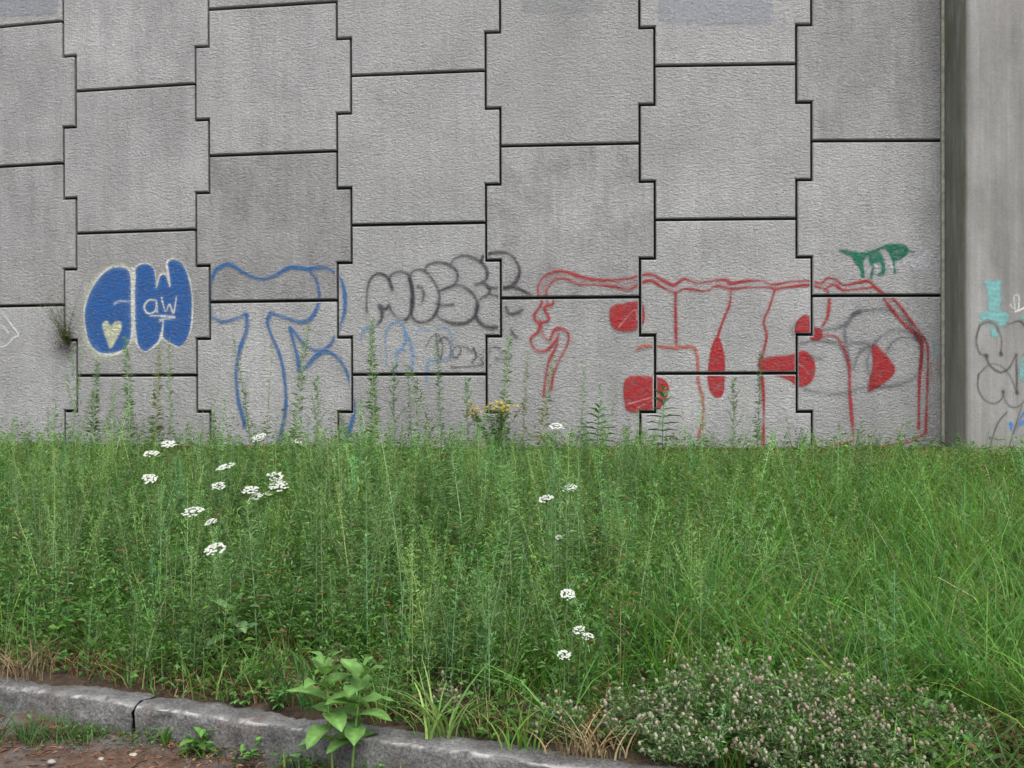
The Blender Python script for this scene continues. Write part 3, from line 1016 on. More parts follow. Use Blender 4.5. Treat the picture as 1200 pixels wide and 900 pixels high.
for pts in ([(460, 130), (530, 150), (640, 145), (690, 128), (745, 104), (800, 95), (870, 105), (884, 138), (845, 172), (800, 186)], [(575, 170), (597, 235), (607, 292)], [(648, 150), (668, 230), (660, 298)],
            [(660, 190), (705, 180), (735, 215), (733, 268), (712, 282)], [(775, 110), (798, 180), (811, 268)], [(880, 132), (930, 138)], [(560, 150), (605, 230)], [(655, 195), (725, 188)], [(690, 135), (725, 180), (738, 262)]):
    t.stroke(pts, 3.9, TEAL, 0.9, 0.5)
t.build('graffiti', 'green tag with a white scribble near the pillar', wall_place, M_PAINT, wall, joint_mask)

# 7 pale scraps: white shape at the far left, specks beside the pillar, painted-over patches near the top
t = wall_tag((10, 10, 0, 330), *uvbox(-40, 355, 30, 415))
t.fill([(-300, 420), (-60, 500), (40, 530), (150, 610), (40, 700), (-250, 720)], (0.5, 0.52, 0.50), 0.22)
for pts in ([(-350, 330), (0, 370), (50, 390), (120, 480), (220, 620), (160, 660), (40, 760), (-300, 800)], [(-250, 520), (0, 520), (60, 545), (100, 600)]):
    t.stroke(pts, 2.8, (0.72, 0.74, 0.74), 0.7, 0.6)
t.build('graffiti', 'faint white outline scrap at the far left of the wall', wall_place, M_PAINT, wall, joint_mask)
t = wall_tag((3, 3, 800, 260), *uvbox(1086, 388, 1106, 450))
t.stroke([(885, 425), (882, 470)], 5, (0.12, 0.36, 0.46), 0.4, 0.9); t.stroke([(902, 475), (898, 530)], 3, (0.3, 0.16, 0.3), 0.3, 0.9); t.stroke([(878, 500), (876, 560)], 5, (0.45, 0.36, 0.28), 0.3, 0.9)
t.build('graffiti', 'small faded blue and purple mist beside the pillar joint', wall_place, M_PAINT, wall, joint_mask)
t = wall_tag((1, 1, 0, 0), *uvbox(-10, -20, 1000, 40))
t.fill([(772, -60), (905, -60), (905, 27), (830, 28), (772, 24)], (0.37, 0.39, 0.44), 0.55, False, 0.05, 3)
t.fill([(-60, -60), (70, -60), (68, 16), (-60, 22)], (0.33, 0.36, 0.40), 0.5, False, 0.05, 4)
t.fill([(608, -60), (710, -60), (706, 12), (612, 14)], (0.36, 0.385, 0.38), 0.35, False, 0.05, 5)
t.build('overpaint', 'pale bluish squares where old marks were painted over', wall_place, M_PAINT, wall, joint_mask)


# pillar face
def pil_uv(px, py):
    d = ray(px, py)
    q = PC + NV * PROJ
    tt = ((q - CAM) @ NV) / (d @ NV)
    p = CAM + d * tt
    return ((p - PC) @ TV, p[2])


def pil_place(u, v):
    return PC[None] + TV[None] * u[:, None] + NV[None] * (PROJ + 0.003) + np.stack([0 * u, 0 * u, v], 1)


def pil_tag():
    return Tag(pil_uv, 3.75, 3.75, 1080, 300, np.array([0.04, -0.05]), np.array([1.6, 1.9]))


t = pil_tag()
t.fill([(272, 108), (350, 106), (345, 240), (385, 255), (378, 300), (345, 310), (335, 358), (305, 350), (300, 303), (255, 300), (255, 250), (293, 245), (288, 150)], CYAN, 0.85, False)
t.fill([(432, 268), (520, 262), (520, 305), (440, 310)], CYAN, 0.7); t.fill([(440, 445), (520, 430), (520, 545), (432, 540)], CYAN, 0.7)
t.build('graffiti', 'pale turquoise block shape sprayed on the pillar', pil_place, M_PAINT_S, pil)
t = pil_tag()
for pts in ([(255, 305), (290, 290), (325, 305), (350, 360), (348, 430)], [(255, 305), (240, 370), (255, 425), (284, 436)], [(282, 435), (300, 480), (345, 510), (385, 490), (415, 432)], [(415, 432), (418, 520), (418, 600)],
            [(250, 520), (300, 475), (350, 485), (390, 530), (418, 600)], [(250, 520), (248, 580), (275, 630), (320, 648), (355, 622), (357, 590)], [(357, 590), (370, 640), (400, 665), (440, 650), (470, 600)],
            [(288, 880), (330, 745), (375, 685)], [(372, 880), (405, 770), (440, 660)], [(380, 300), (440, 290), (480, 380), (440, 440)]):
    t.stroke(pts, 1.9, (0.07, 0.068, 0.07), 0.6, 0.7, halo=0.1)
for p_ in ((284, 436), (348, 428), (415, 433), (418, 598), (357, 595)): t.stroke([p_, (p_[0] + 2, p_[1] + 4)], 4, (0.05, 0.05, 0.055), 0.7)
t.build('graffiti', 'thin black loops sprayed on the pillar', pil_place, M_PAINT_S, pil)
t = pil_tag()
t.stroke([(390, 215), (410, 232), (405, 180), (425, 175), (425, 230), (410, 245), (450, 228), (480, 200)], 2.2, (0.6, 0.6, 0.58), 0.8)
t.stroke([(390, 735), (405, 775), (425, 725), (450, 690), (500, 640)], 3.2, (0.03, 0.16, 0.45), 0.85); t.stroke([(400, 750), (425, 740), (470, 720)], 4, (0.06, 0.2, 0.5), 0.6)
t.build('graffiti', 'white squiggle and blue slash at the right of the pillar', pil_place, M_PAINT_S, pil)

#@VEGETATION
# ------------------------------------------------------------------ vegetation
GRASS, GRASS2, OLIVE = np.array([0.098, 0.225, 0.036]), np.array([0.066, 0.172, 0.034]), np.array([0.150, 0.195, 0.045])
SAGE, SAGE_D, STRAW, BROWN = np.array([0.165, 0.268, 0.115]), np.array([0.098, 0.195, 0.058]), np.array([0.28, 0.22, 0.12]), np.array([0.10, 0.06, 0.037])


def scatter(n, keep=None, margin=170):
    """Random points of the verge that this view (and a step to its sides) can see: points and their place in the photograph."""
    out = []
    tot = 0
    while tot < n:
        m = n * 2
        x = RNG.uniform(-8.2, 7.2, m)
        y = RNG.uniform(-7.6, 0.75, m)
        s = kerb_s(x, y)
        ok = (s > KERB_W + 0.015) & (y < wall_y(np.clip(x, -9, 7.5)) - 0.03)
        inp = (x > U_END) & (x < U_END + 3) & (y > float(wall_y(U_END)) - PROJ - 0.03)
        ok &= ~inp
        P = np.stack([x, y, ground_z(x, y)], 1)[ok]
        px, py, dz = project(P)
        q = (dz > 1) & (px > -margin) & (px < 1200 + margin) & (py < 1010)
        P, px, py = P[q], px[q], py[q]
        if keep is not None:
            w_ = keep(P, px, py)
            q = RNG.uniform(0, 1, len(P)) < w_
            P, px, py = P[q], px[q], py[q]
        out.append(np.concatenate([P, px[:, None], py[:, None]], 1))
        tot += len(P)
    o = np.concatenate(out)[:n]
    return o[:, :3], o[:, 3], o[:, 4]


def blob(x, y, sc, seed):
    """Cheap smooth random field, about 0..1."""
    rg = np.random.default_rng(seed)
    v = 0
    for _ in range(6):
        a_, ph, f_ = rg.uniform(0, 6.28), rg.uniform(0, 6.28), rg.uniform(0.6, 1.6) / sc
        v = v + np.sin((x * np.cos(a_) + y * np.sin(a_)) * f_ * 6.28 + ph)
    return np.clip(0.5 + v / 6.0, 0, 1)


def sstep(a_, b_, x):
    t_ = np.clip((x - a_) / (b_ - a_), 0, 1)
    return t_ * t_ * (3 - 2 * t_)


# ---- meadow grass: one mass nobody could count
def grass_mass(n, name, label, keep, hfun, colfun, wfun, bendr=(0.15, 0.7), segs=3, mat=None, tuft_n=0):
    P, px, py = scatter(n // tuft_n if tuft_n else n, keep)
    g = Geo()
    if tuft_n:
        m = n // tuft_n
        P, px, py = P[:m], px[:m], py[:m]
        th = RNG.uniform(0.6, 1.35, m); tc = RNG.lognormal(0, 0.2, (m, 1)) * (1 + RNG.normal(0, 0.13, (m, 1)) * np.array([[1.4, 0.2, -0.9]]))
        i_ = np.repeat(np.arange(m), tuft_n)
        n = len(i_)
        oa = RNG.uniform(0, 6.28, n); orad = np.abs(RNG.normal(0, 0.03, n))
        P, px, py = P[i_] + np.stack([np.cos(oa) * orad, np.sin(oa) * orad, 0 * oa], 1), px[i_], py[i_]
        h = hfun(P, px, py) * RNG.uniform(0.5, 1.2, n) * th[i_]
        cc = np.clip(colfun(P, px, py) * tc[i_], 0.004, 0.7)
        blades(g, P - np.array([0, 0, 0.01]), h, wfun(P, px, py) * RNG.uniform(0.7, 1.3, n), oa + RNG.normal(0, 0.6, n), h * RNG.uniform(*bendr, n), cc, segs, droop=RNG.uniform(0.0, 0.55, n))
        return tag(g.build(name, mat or M_LEAF), label, 'grass', kind='stuff')
    h = hfun(P, px, py) * RNG.uniform(0.55, 1.25, n)
    blades(g, P - np.array([0, 0, 0.01]), h, wfun(P, px, py) * RNG.uniform(0.7, 1.3, n), RNG.uniform(0, 6.28, n), h * RNG.uniform(*bendr, n), colfun(P, px, py), segs, droop=RNG.uniform(0.0, 0.45, n))
    return tag(g.build(name, mat or M_LEAF), label, 'grass', kind='stuff')


def near_clover(px, py):
    return np.exp(-(((px - 930) / 210) ** 2 + ((py - 880) / 80) ** 2))


def bare(px, py):
    return np.exp(-(((px - 1185) / 55) ** 2 + ((py - 905) / 45) ** 2) ** 2)


def gh(P, px, py):
    right = sstep(640, 900, px)
    nearwall = sstep(560, 528, py)
    h = 0.22 + 0.04 * right + 0.12 * blob(P[:, 0], P[:, 1], 1.1, 1) * right
    h = h * (1 - 0.45 * nearwall) * (0.5 + 1.0 * sstep(0.2, 0.75, blob(P[:, 0], P[:, 1], 0.5, 2)))
    edge = kerb_s(P[:, 0], P[:, 1]) - KERB_W
    dw = wall_y(P[:, 0]) - P[:, 1]
    h = np.minimum(h, 0.07 + 0.10 * dw)
    return h * (0.45 + 0.55 * np.clip(edge / 0.5, 0, 1))


def gcol(P, px, py):
    n = len(P)
    f = blob(P[:, 0], P[:, 1], 0.9, 3)[:, None]
    f2 = blob(P[:, 0], P[:, 1], 0.45, 4)[:, None]
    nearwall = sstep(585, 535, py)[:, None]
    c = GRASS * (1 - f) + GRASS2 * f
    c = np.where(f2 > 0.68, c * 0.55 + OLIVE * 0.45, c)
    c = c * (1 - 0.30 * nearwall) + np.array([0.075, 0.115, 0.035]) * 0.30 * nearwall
    c = c * RNG.lognormal(0, 0.22, (n, 1)) * (1 + RNG.normal(0, 0.07, (n, 1)) * np.array([[1.3, 0.1, -.5]]))
    dry = RNG.uniform(0, 1, n) < 0.035 + 0.07 * nearwall[:, 0]
    c[dry] = STRAW * RNG.lognormal(-0.3, 0.25, (dry.sum(), 1))
    return np.clip(c, 0.005, 0.6)


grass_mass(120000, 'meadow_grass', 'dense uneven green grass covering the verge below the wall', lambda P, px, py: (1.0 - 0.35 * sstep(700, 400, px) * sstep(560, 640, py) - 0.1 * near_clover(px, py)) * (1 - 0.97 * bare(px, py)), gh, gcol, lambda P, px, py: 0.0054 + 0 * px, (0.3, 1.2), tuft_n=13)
# longer arching blades in the right half
grass_mass(4600, 'long_grass', 'longer arching grass blades in the right half of the verge',
           lambda P, px, py: (0.06 + 0.94 * sstep(720, 950, px)) * (0.06 + 0.94 * sstep(640, 760, py)) * (1 - 0.7 * near_clover(px, py)) * (1 - bare(px, py)),
           lambda P, px, py: 0.32 + 0.14 * blob(P[:, 0], P[:, 1], 0.8, 9), lambda P, px, py: np.clip(gcol(P, px, py) * 1.12, 0, .7),
           lambda P, px, py: 0.0058 + 0 * px, (0.5, 1.3), 4, tuft_n=6)
# brown thatch and dead stalks, mostly by the kerb and along the wall foot
grass_mass(24000, 'dead_grass', 'brown dead grass and thatch lying between the green stems',
           lambda P, px, py: 0.10 + 0.9 * np.exp(-(kerb_s(P[:, 0], P[:, 1]) - KERB_W) / 0.20) + 0.5 * sstep(580, 535, py) + 0.6 * (blob(P[:, 0], P[:, 1], 0.6, 5) > 0.7),
           lambda P, px, py: np.minimum(0.15 + 0.10 * sstep(700, 560, py), 0.08 + 0.11 * (wall_y(P[:, 0]) - P[:, 1])), lambda P, px, py: vary(BROWN * np.array([1.25, 1.1, 1.0]), len(P), 0.4, 0.1) + (RNG.uniform(0, 1, (len(P), 1)) < 0.3) * STRAW * 0.7,
           lambda P, px, py: 0.004 + 0 * px, (0.5, 1.6), 3, M_DRY)


CARROTS = [
    (198, 519, 0.62, 0.115, 'white umbel flower highest on the left, against the wall foot', False),
    (177, 530, 0.60, 0.105, 'white umbel flower just below left of the highest left one', False),
    (175, 558, 0.60, 0.090, 'small tilted white umbel flower lowest of the three at the left', False),
    (304, 511, 0.60, 0.110, 'white umbel flower overlapping the wall foot below the blue T', False),
    (265, 545, 0.66, 0.115, 'white umbel flower left of the middle cluster, upper of two', False),
    (257, 567, 0.62, 0.085, 'small white umbel flower left of the middle cluster, lower of two', False),
    (322, 556, 0.64, 0.105, 'white umbel flower at the top right of the middle cluster', False),
    (327, 567, 0.60, 0.105, 'white umbel flower just under the top right one of the cluster', False),
    (294, 572, 0.62, 0.100, 'white umbel flower at the left of the middle cluster', False),
    (302, 579, 0.58, 0.075, 'smallest white umbel flower at the bottom of the middle cluster', False),
    (227, 597, 0.60, 0.110, 'spreading white umbel flower half hidden in the weeds', False),
    (249, 609, 0.55, 0.060, 'tiny white umbel flower below the half hidden spreading one', False),
    (253, 640, 0.55, 0.090, 'white umbel flower lowest on the left side of the verge', False),
    (348, 518, 0.55, 0.060, 'closed pale green umbel bud beside the flower below the blue T', True),
    (317, 579, 0.55, 0.050, 'closed pale green umbel bud at the right of the middle cluster', True),
    (652, 498, 0.62, 0.110, 'round white umbel flower standing against the wall beside the red tail', False),
    (669, 569, 0.70, 0.065, 'small white flower head on the pale leafy weed', False),
    (641, 582, 0.60, 0.070, 'small loose white umbel flower left of the pale leafy weed', False),
    (655, 627, 0.50, 0.030, 'single tiny white flower below the pale leafy weed', False),
    (665, 693, 0.46, 0.062, 'white umbel flower highest of the lower three right of centre', False),
    (679, 735, 0.35, 0.052, 'white umbel flower, left half of the touching lower pair', False),
    (688, 742, 0.34, 0.045, 'white umbel flower, right half of the touching lower pair', False),
    (661, 764, 0.28, 0.052, 'white umbel flower lowest of all, near the kerb grass', False),
]


# ---- weed thicket: narrow-leaved upright weeds
def weed_keep(P, px, py):
    d = 1 - 0.62 * sstep(640, 880, px) - 0.28 * sstep(900, 1050, px)
    d = d * (1 - 0.88 * sstep(585, 540, py))
    d = d * (0.40 + 0.60 * sstep(0.02, 0.20, kerb_s(P[:, 0], P[:, 1]) - KERB_W))
    d = d * (0.35 + 0.65 * sstep(0.25, 0.6, blob(P[:, 0], P[:, 1], 1.0, 21)))
    return np.clip(d * (1 - 0.95 * near_clover(px, py)), 0, 1)


P, px, py = scatter(800, weed_keep)
i_ = np.repeat(np.arange(800), 4)
n = len(i_)
P = P[i_] + np.stack([RNG.normal(0, 0.05, n), RNG.normal(0, 0.05, n), np.zeros(n)], 1)
P[:, 2] = ground_z(P[:, 0], P[:, 1])
ok = (kerb_s(P[:, 0], P[:, 1]) > KERB_W + 0.01) & (P[:, 1] < wall_y(P[:, 0]) - 0.05)
P, i_ = P[ok], i_[ok]
n = len(P)
clump_h = RNG.uniform(0.7, 1.25, 800)[i_]
clump_c = RNG.lognormal(0, 0.16, (800, 1))[i_]
px, py, dist = project(P)
edge = np.clip((kerb_s(P[:, 0], P[:, 1]) - KERB_W) / 0.9, 0, 1)
dw = wall_y(P[:, 0]) - P[:, 1]
hh = (0.36 + 0.30 * edge) * (0.35 + 1.1 * sstep(0.15, 0.75, blob(P[:, 0], P[:, 1], 0.62, 22))) * RNG.uniform(0.5, 1.15, n) * clump_h * (1 - 0.3 * sstep(680, 950, px))
hh = np.minimum(hh, (0.17 + 0.15 * dw) * RNG.uniform(0.6, 1.1, n) * np.where(RNG.uniform(0, 1, n) < 0.14, 1.6, 1.0))
# the umbels flower above the weeds around them: nearer stems stay below each head
for (fx, fy, fh, fd, _l, _b) in CARROTS:
    fp = on_ground(fx, fy, fh)
    fdist = float((fp - CAM) @ FW)
    tx_, ty_, _z = project(P + np.stack([0 * hh, 0 * hh, hh], 1))
    q = (np.abs(tx_ - fx) < 24) & (dist < fdist + 0.05) & (ty_ < fy + 7)
    lim = (CAM[2] - (fy + 9 - 444) / F_PX * dist) - P[:, 2]
    hh = np.where(q, np.clip(lim, 0.08, hh), hh)
mixf = blob(P[:, 0], P[:, 1], 0.8, 23)[:, None]
wc = (SAGE * mixf + SAGE_D * (1 - mixf)) * (0.76 + 0.48 * blob(P[:, 0], P[:, 1], 0.38, 24))[:, None] * clump_c * RNG.lognormal(0, 0.18, (n, 1)) * (1 + RNG.normal(0, 0.10, (n, 1)) * np.array([[1.3, 0.2, -0.4]]))
gs, gl = Geo(), Geo()
kind = RNG.uniform(0, 1, n)
for sel, ll, lw, pm, jt, tint in ((kind < 0.5, 0.055, 0.0050, 260, 0.022, (1, 1, 1)), ((kind >= 0.5) & (kind < 0.75), 0.07, 0.0085, 150, 0.03, (0.95, 1.0, 0.8)),
                                  ((kind >= 0.75) & (kind < 0.9), 0.045, 0.013, 140, 0.035, (0.85, 1.0, 0.6)), (kind >= 0.9, 0.03, 0.006, 330, 0.045, (1.15, 1.05, 0.8))):
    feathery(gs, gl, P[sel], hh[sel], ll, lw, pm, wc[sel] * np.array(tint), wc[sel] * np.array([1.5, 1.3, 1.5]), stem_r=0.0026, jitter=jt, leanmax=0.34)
o = gl.build('weed_thicket', M_LEAF)
tag(o, 'thick stand of grey green narrow leaved weeds filling the left and middle of the verge', 'weeds', kind='stuff')
o2 = gs.build('stems', M_STEM, o, kind='stuff')

# small vetch-like leaves knitting the sward together
n = 95000
P, px, py = scatter(n, lambda P, px, py: (0.35 + 0.65 * sstep(0.3, 0.65, blob(P[:, 0], P[:, 1], 0.55, 41))) * (1 - 0.6 * sstep(560, 530, py)) * (1 - 0.55 * sstep(900, 1000, px) * sstep(680, 760, py)) * sstep(0.0, 0.35, kerb_s(P[:, 0], P[:, 1]) - KERB_W) * (1 - bare(px, py)))
g = Geo()
dw = wall_y(P[:, 0]) - P[:, 1]
top = np.minimum((0.10 + 0.42 * sstep(0.2, 0.8, blob(P[:, 0], P[:, 1], 0.5, 42))) * (1 - 0.25 * sstep(600, 900, px)), 0.05 + 0.105 * dw)
hz = top * RNG.uniform(0, 1, n) ** 0.6
B = P + np.stack([RNG.normal(0, 0.01, n), RNG.normal(0, 0.01, n), hz], 1)
la = RNG.uniform(0, 6.28, n); el = RNG.uniform(-0.2, 1.1, n)
D = np.stack([np.cos(la) * np.cos(el), np.sin(la) * np.cos(el), np.sin(el)], 1)
fz = blob(P[:, 0], P[:, 1], 0.5, 43)[:, None]
cc = (np.array([0.085, 0.205, 0.04]) * fz + np.array([0.115, 0.215, 0.075]) * (1 - fz)) * RNG.lognormal(0, 0.24, (n, 1)) * (1 + RNG.normal(0, 0.09, (n, 1)) * np.array([[1.4, 0.1, -.5]]))
dry = (RNG.uniform(0, 1, n) < 0.02) | ((RNG.uniform(0, 1, n) < 0.30) & (blob(P[:, 0], P[:, 1], 0.6, 5) > 0.74))
cc[dry] = vary([0.16, 0.10, 0.05], int(dry.sum()), 0.3)
leaves(g, B, D, RNG.uniform(0.018, 0.048, n), RNG.uniform(0.006, 0.014, n), np.clip(cc, 0.005, .6), fold=0.3, droop=0.2)
tag(g.build('vetch_leaves', M_LEAF), 'mass of small tangled green leaves between the grass and weeds', 'ground cover', kind='stuff')

# low broad leaves near the kerb and scattered through the sward
n = 26000
P, px, py = scatter(n, lambda P, px, py: 0.10 + 0.90 * np.exp(-np.maximum(kerb_s(P[:, 0], P[:, 1]) - KERB_W - 0.16, 0) / 0.35) * sstep(-.0, .15, kerb_s(P[:, 0], P[:, 1]) - KERB_W) * sstep(0.25, 0.55, blob(P[:, 0], P[:, 1], 0.5, 31)))
g = Geo()
hz = RNG.uniform(0.01, 0.17, n) * (1 + 0.7 * sstep(480, 380, px)) * (0.7 + 0.8 * blob(P[:, 0], P[:, 1], 0.4, 32)) * np.clip((kerb_s(P[:, 0], P[:, 1]) - KERB_W) / 0.25, 0.25, 1)
B = P + np.stack([RNG.normal(0, 0.02, n), RNG.normal(0, 0.02, n), hz], 1)
la = RNG.uniform(0, 6.28, n); el = RNG.uniform(-0.1, 0.7, n)
D = np.stack([np.cos(la) * np.cos(el), np.sin(la) * np.cos(el), np.sin(el)], 1)
cc = vary([0.07, 0.16, 0.032], n, 0.3, 0.08)
red = RNG.uniform(0, 1, n) < 0.06
cc[red] = vary([0.17, 0.10, 0.05], int(red.sum()), 0.3)
leaves(g, B, D, RNG.uniform(0.025, 0.065, n), RNG.uniform(0.010, 0.026, n), cc, fold=0.3, droop=0.25)
tag(g.build('ground_leaves', M_LEAF), 'low mixed broad leaves covering the soil behind the kerb', 'ground cover', kind='stuff')


# ---- single tall weeds one can tell apart
def tall_weed(foot, h, label, kind='brush', colr=SAGE, lean=0.05, group='tall weeds rising in front of the wall', dens=1.0):
    root = tag(empty('tall_weed', tuple(foot)), label, 'weed', group)
    gs, gl = Geo(), Geo()
    z0 = np.zeros((1, 3))
    cc = np.asarray(colr)[None] * RNG.lognormal(0.12, 0.1, (1, 1))
    if kind == 'brush':
        feathery(gs, gl, z0, np.array([h]), 0.125, 0.0072, 330 * dens, cc, cc * 1.1, stem_r=0.0042, t0=0.05, shrink=0.62, up=(0.1, 1.05))
    elif kind == 'thin':
        feathery(gs, gl, z0, np.array([h]), 0.075, 0.0065, 150 * dens, cc, cc * 0.8, stem_r=0.0038, t0=0.1, shrink=0.4, up=(0.2, 1.1))
    elif kind == 'branched':
        feathery(gs, gl, z0, np.array([h]), 0.07, 0.007, 130 * dens, cc, cc * 0.8, stem_r=0.0042, t0=0.1)
        m = 9
        tt = np.linspace(0.35, 0.92, m)
        az = np.arange(m) * 2.4
        B = np.stack([0 * tt, 0 * tt, h * tt], 1)
        bl_ = h * 0.26 * (1.15 - tt)
        D = np.stack([np.cos(az) * 0.55, np.sin(az) * 0.55, 0 * az + 0.85], 1)
        Pp = B[:, None] + D[:, None] * (bl_[:, None, None] * np.linspace(0, 1, 4)[None, :, None])
        tubes(gs, Pp, 0.0018, cc[0] * 0.9)
        idx = np.repeat(np.arange(m), 40)
        tq = RNG.uniform(0.1, 1, len(idx))
        Bq = B[idx] + D[idx] * (bl_[idx] * tq)[:, None]
        la = RNG.uniform(0, 6.28, len(idx))
        Dq = np.stack([np.cos(la), np.sin(la), RNG.uniform(0, 1.2, len(idx))], 1)
        leaves(gl, Bq, Dq, RNG.uniform(0.015, 0.035, len(idx)), 0.006, cc[0][None] * RNG.lognormal(0, 0.15, (len(idx), 1)))
    elif kind == 'leafy':
        feathery(gs, gl, z0, np.array([h]), 0.10, 0.019, 90 * dens, cc, cc * 1.05, stem_r=0.0045, t0=0.1, shrink=0.45, up=(0.1, 1.0))
    gs.build('stem', M_STEM, root)
    gl.build('foliage', M_LEAF, root, kind='stuff')
    return root


def at_wall(px, top, off):
    p = on_wall(px, top, off)
    z = float(ground_z(p[0], p[1]))
    return np.array([p[0], p[1], z]), p[2] - z


YEL = np.array([0.17, 0.21, 0.065])
for (x, top, off, kind, colr, dens, label) in [
    (62, 462, 0.5, 'thin', SAGE, 1.2, 'short thin weed at the far left below the white scrap'),
    (84, 405, 0.35, 'branched', SAGE, 1.0, 'branched weed below the clump growing in the wall joint'),
    (108, 424, 0.45, 'brush', SAGE, 1.0, 'bushy weed below the left edge of the blue filled letters'),
    (132, 448, 0.35, 'thin', SAGE, 1.0, 'thin low weed below the yellow heart'),
    (152, 396, 0.5, 'brush', SAGE, 0.9, 'tall feathery weed overlapping the gap between the two blue filled letters'),
    (181, 408, 0.35, 'brush', YEL, 0.7, 'yellow green weed below the second blue filled letter'),
    (200, 398, 0.3, 'thin', SAGE, 1.1, 'slim upright weed below the right end of the blue filled letters'),
    (293, 398, 0.3, 'thin', SAGE_D, 1.1, 'dark thin weed inside the stem of the outlined blue T'),
    (312, 402, 0.25, 'thin', OLIVE, 0.35, 'nearly bare thin stalk beside the right side of the blue T stem'),
    (346, 378, 0.5, 'brush', SAGE, 0.7, 'feathery weed in front of the leg of the outlined blue R'),
    (370, 440, 0.4, 'branched', SAGE, 1.0, 'low branched weed under the arch of the blue R'),
    (437, 374, 0.6, 'brush', SAGE, 1.25, 'tallest and thickest feathery weed, under the dark letter M'),
    (462, 424, 0.35, 'branched', SAGE_D, 0.9, 'branched dark weed just right of the thickest feathery weed'),
    (482, 428, 0.3, 'thin', SAGE, 1.3, 'slender weed under the faded light blue scribble'),
    (493, 432, 0.45, 'thin', SAGE_D, 1.0, 'slender weed below the small dark scrawl'),
    (517, 402, 0.35, 'thin', SAGE_D, 1.3, 'dark slim weed below the small dark scrawl, right of the slender one'),
    (548, 440, 0.4, 'branched', SAGE, 1.0, 'branched weed just left of the yellow flowering plant'),
    (590, 392, 0.5, 'brush', SAGE, 0.8, 'pale feathery weed just right of the yellow flowers'),
    (613, 412, 0.3, 'thin', YEL, 1.0, 'pale slim weed left of the red drawing tail'),
    (634, 418, 0.45, 'brush', YEL, 0.55, 'yellowish weed in front of the red drawing tail'),
    (680, 430, 0.35, 'thin', SAGE, 1.1, 'slim weed between the red tail and the leafy milkweeds'),
    (860, 440, 0.3, 'branched', SAGE, 0.8, 'faint branched weed under the red drop'),
    (887, 412, 0.35, 'thin', np.array([0.07, 0.16, 0.07]), 1.6, 'dark green upright weed along the long red drip'),
    (928, 478, 0.3, 'thin', OLIVE, 0.3, 'short bare stalk near the last stepped joint'),
    (1052, 486, 0.3, 'thin', OLIVE, 0.3, 'thin grass stalk between the two red verticals near the pillar'),
]:
    foot, h = at_wall(x, top, off)
    tall_weed(foot, h, label, kind, colr, dens=dens)
for (x, top, h, kind, colr, label) in [
    (664, 562, 0.75, 'leafy', np.array([0.15, 0.24, 0.11]), 'pale leafy weed topped with tiny white buds in the middle of the verge'),
    (488, 512, 0.42, 'leafy', np.array([0.09, 0.25, 0.04]), 'bright green leafy weed at the wall foot below the dark letters'),
    (24, 520, 0.85, 'thin', SAGE, 'slim pale weed near the left edge of the verge'),
    (108, 560, 0.7, 'thin', SAGE, 'bare topped pale weed left of the white flowers'),
    (300, 590, 0.7, 'brush', SAGE, 'feathery weed just below the cluster of white flowers'),
    (370, 570, 0.8, 'brush', SAGE, 'upright feathery weed right of the cluster of white flowers'),
    (430, 540, 0.75, 'brush', SAGE, 'feathery weed in the verge below the thickest wall weed'),
    (545, 505, 0.85, 'brush', SAGE, 'tall feathery weed in the verge left of the yellow flowers'),
    (600, 545, 0.8, 'brush', SAGE, 'tall feathery weed in the verge below the yellow flowers'),
    (735, 575, 0.6, 'brush', SAGE, 'feathery weed in the verge below the leafy milkweeds'),
    (855, 570, 0.55, 'brush', SAGE_D, 'dark feathery weed in the verge below the red drop'),
]:
    tall_weed(on_ground(x, top, h), h, label, kind, colr, group='tall weeds standing in the verge')


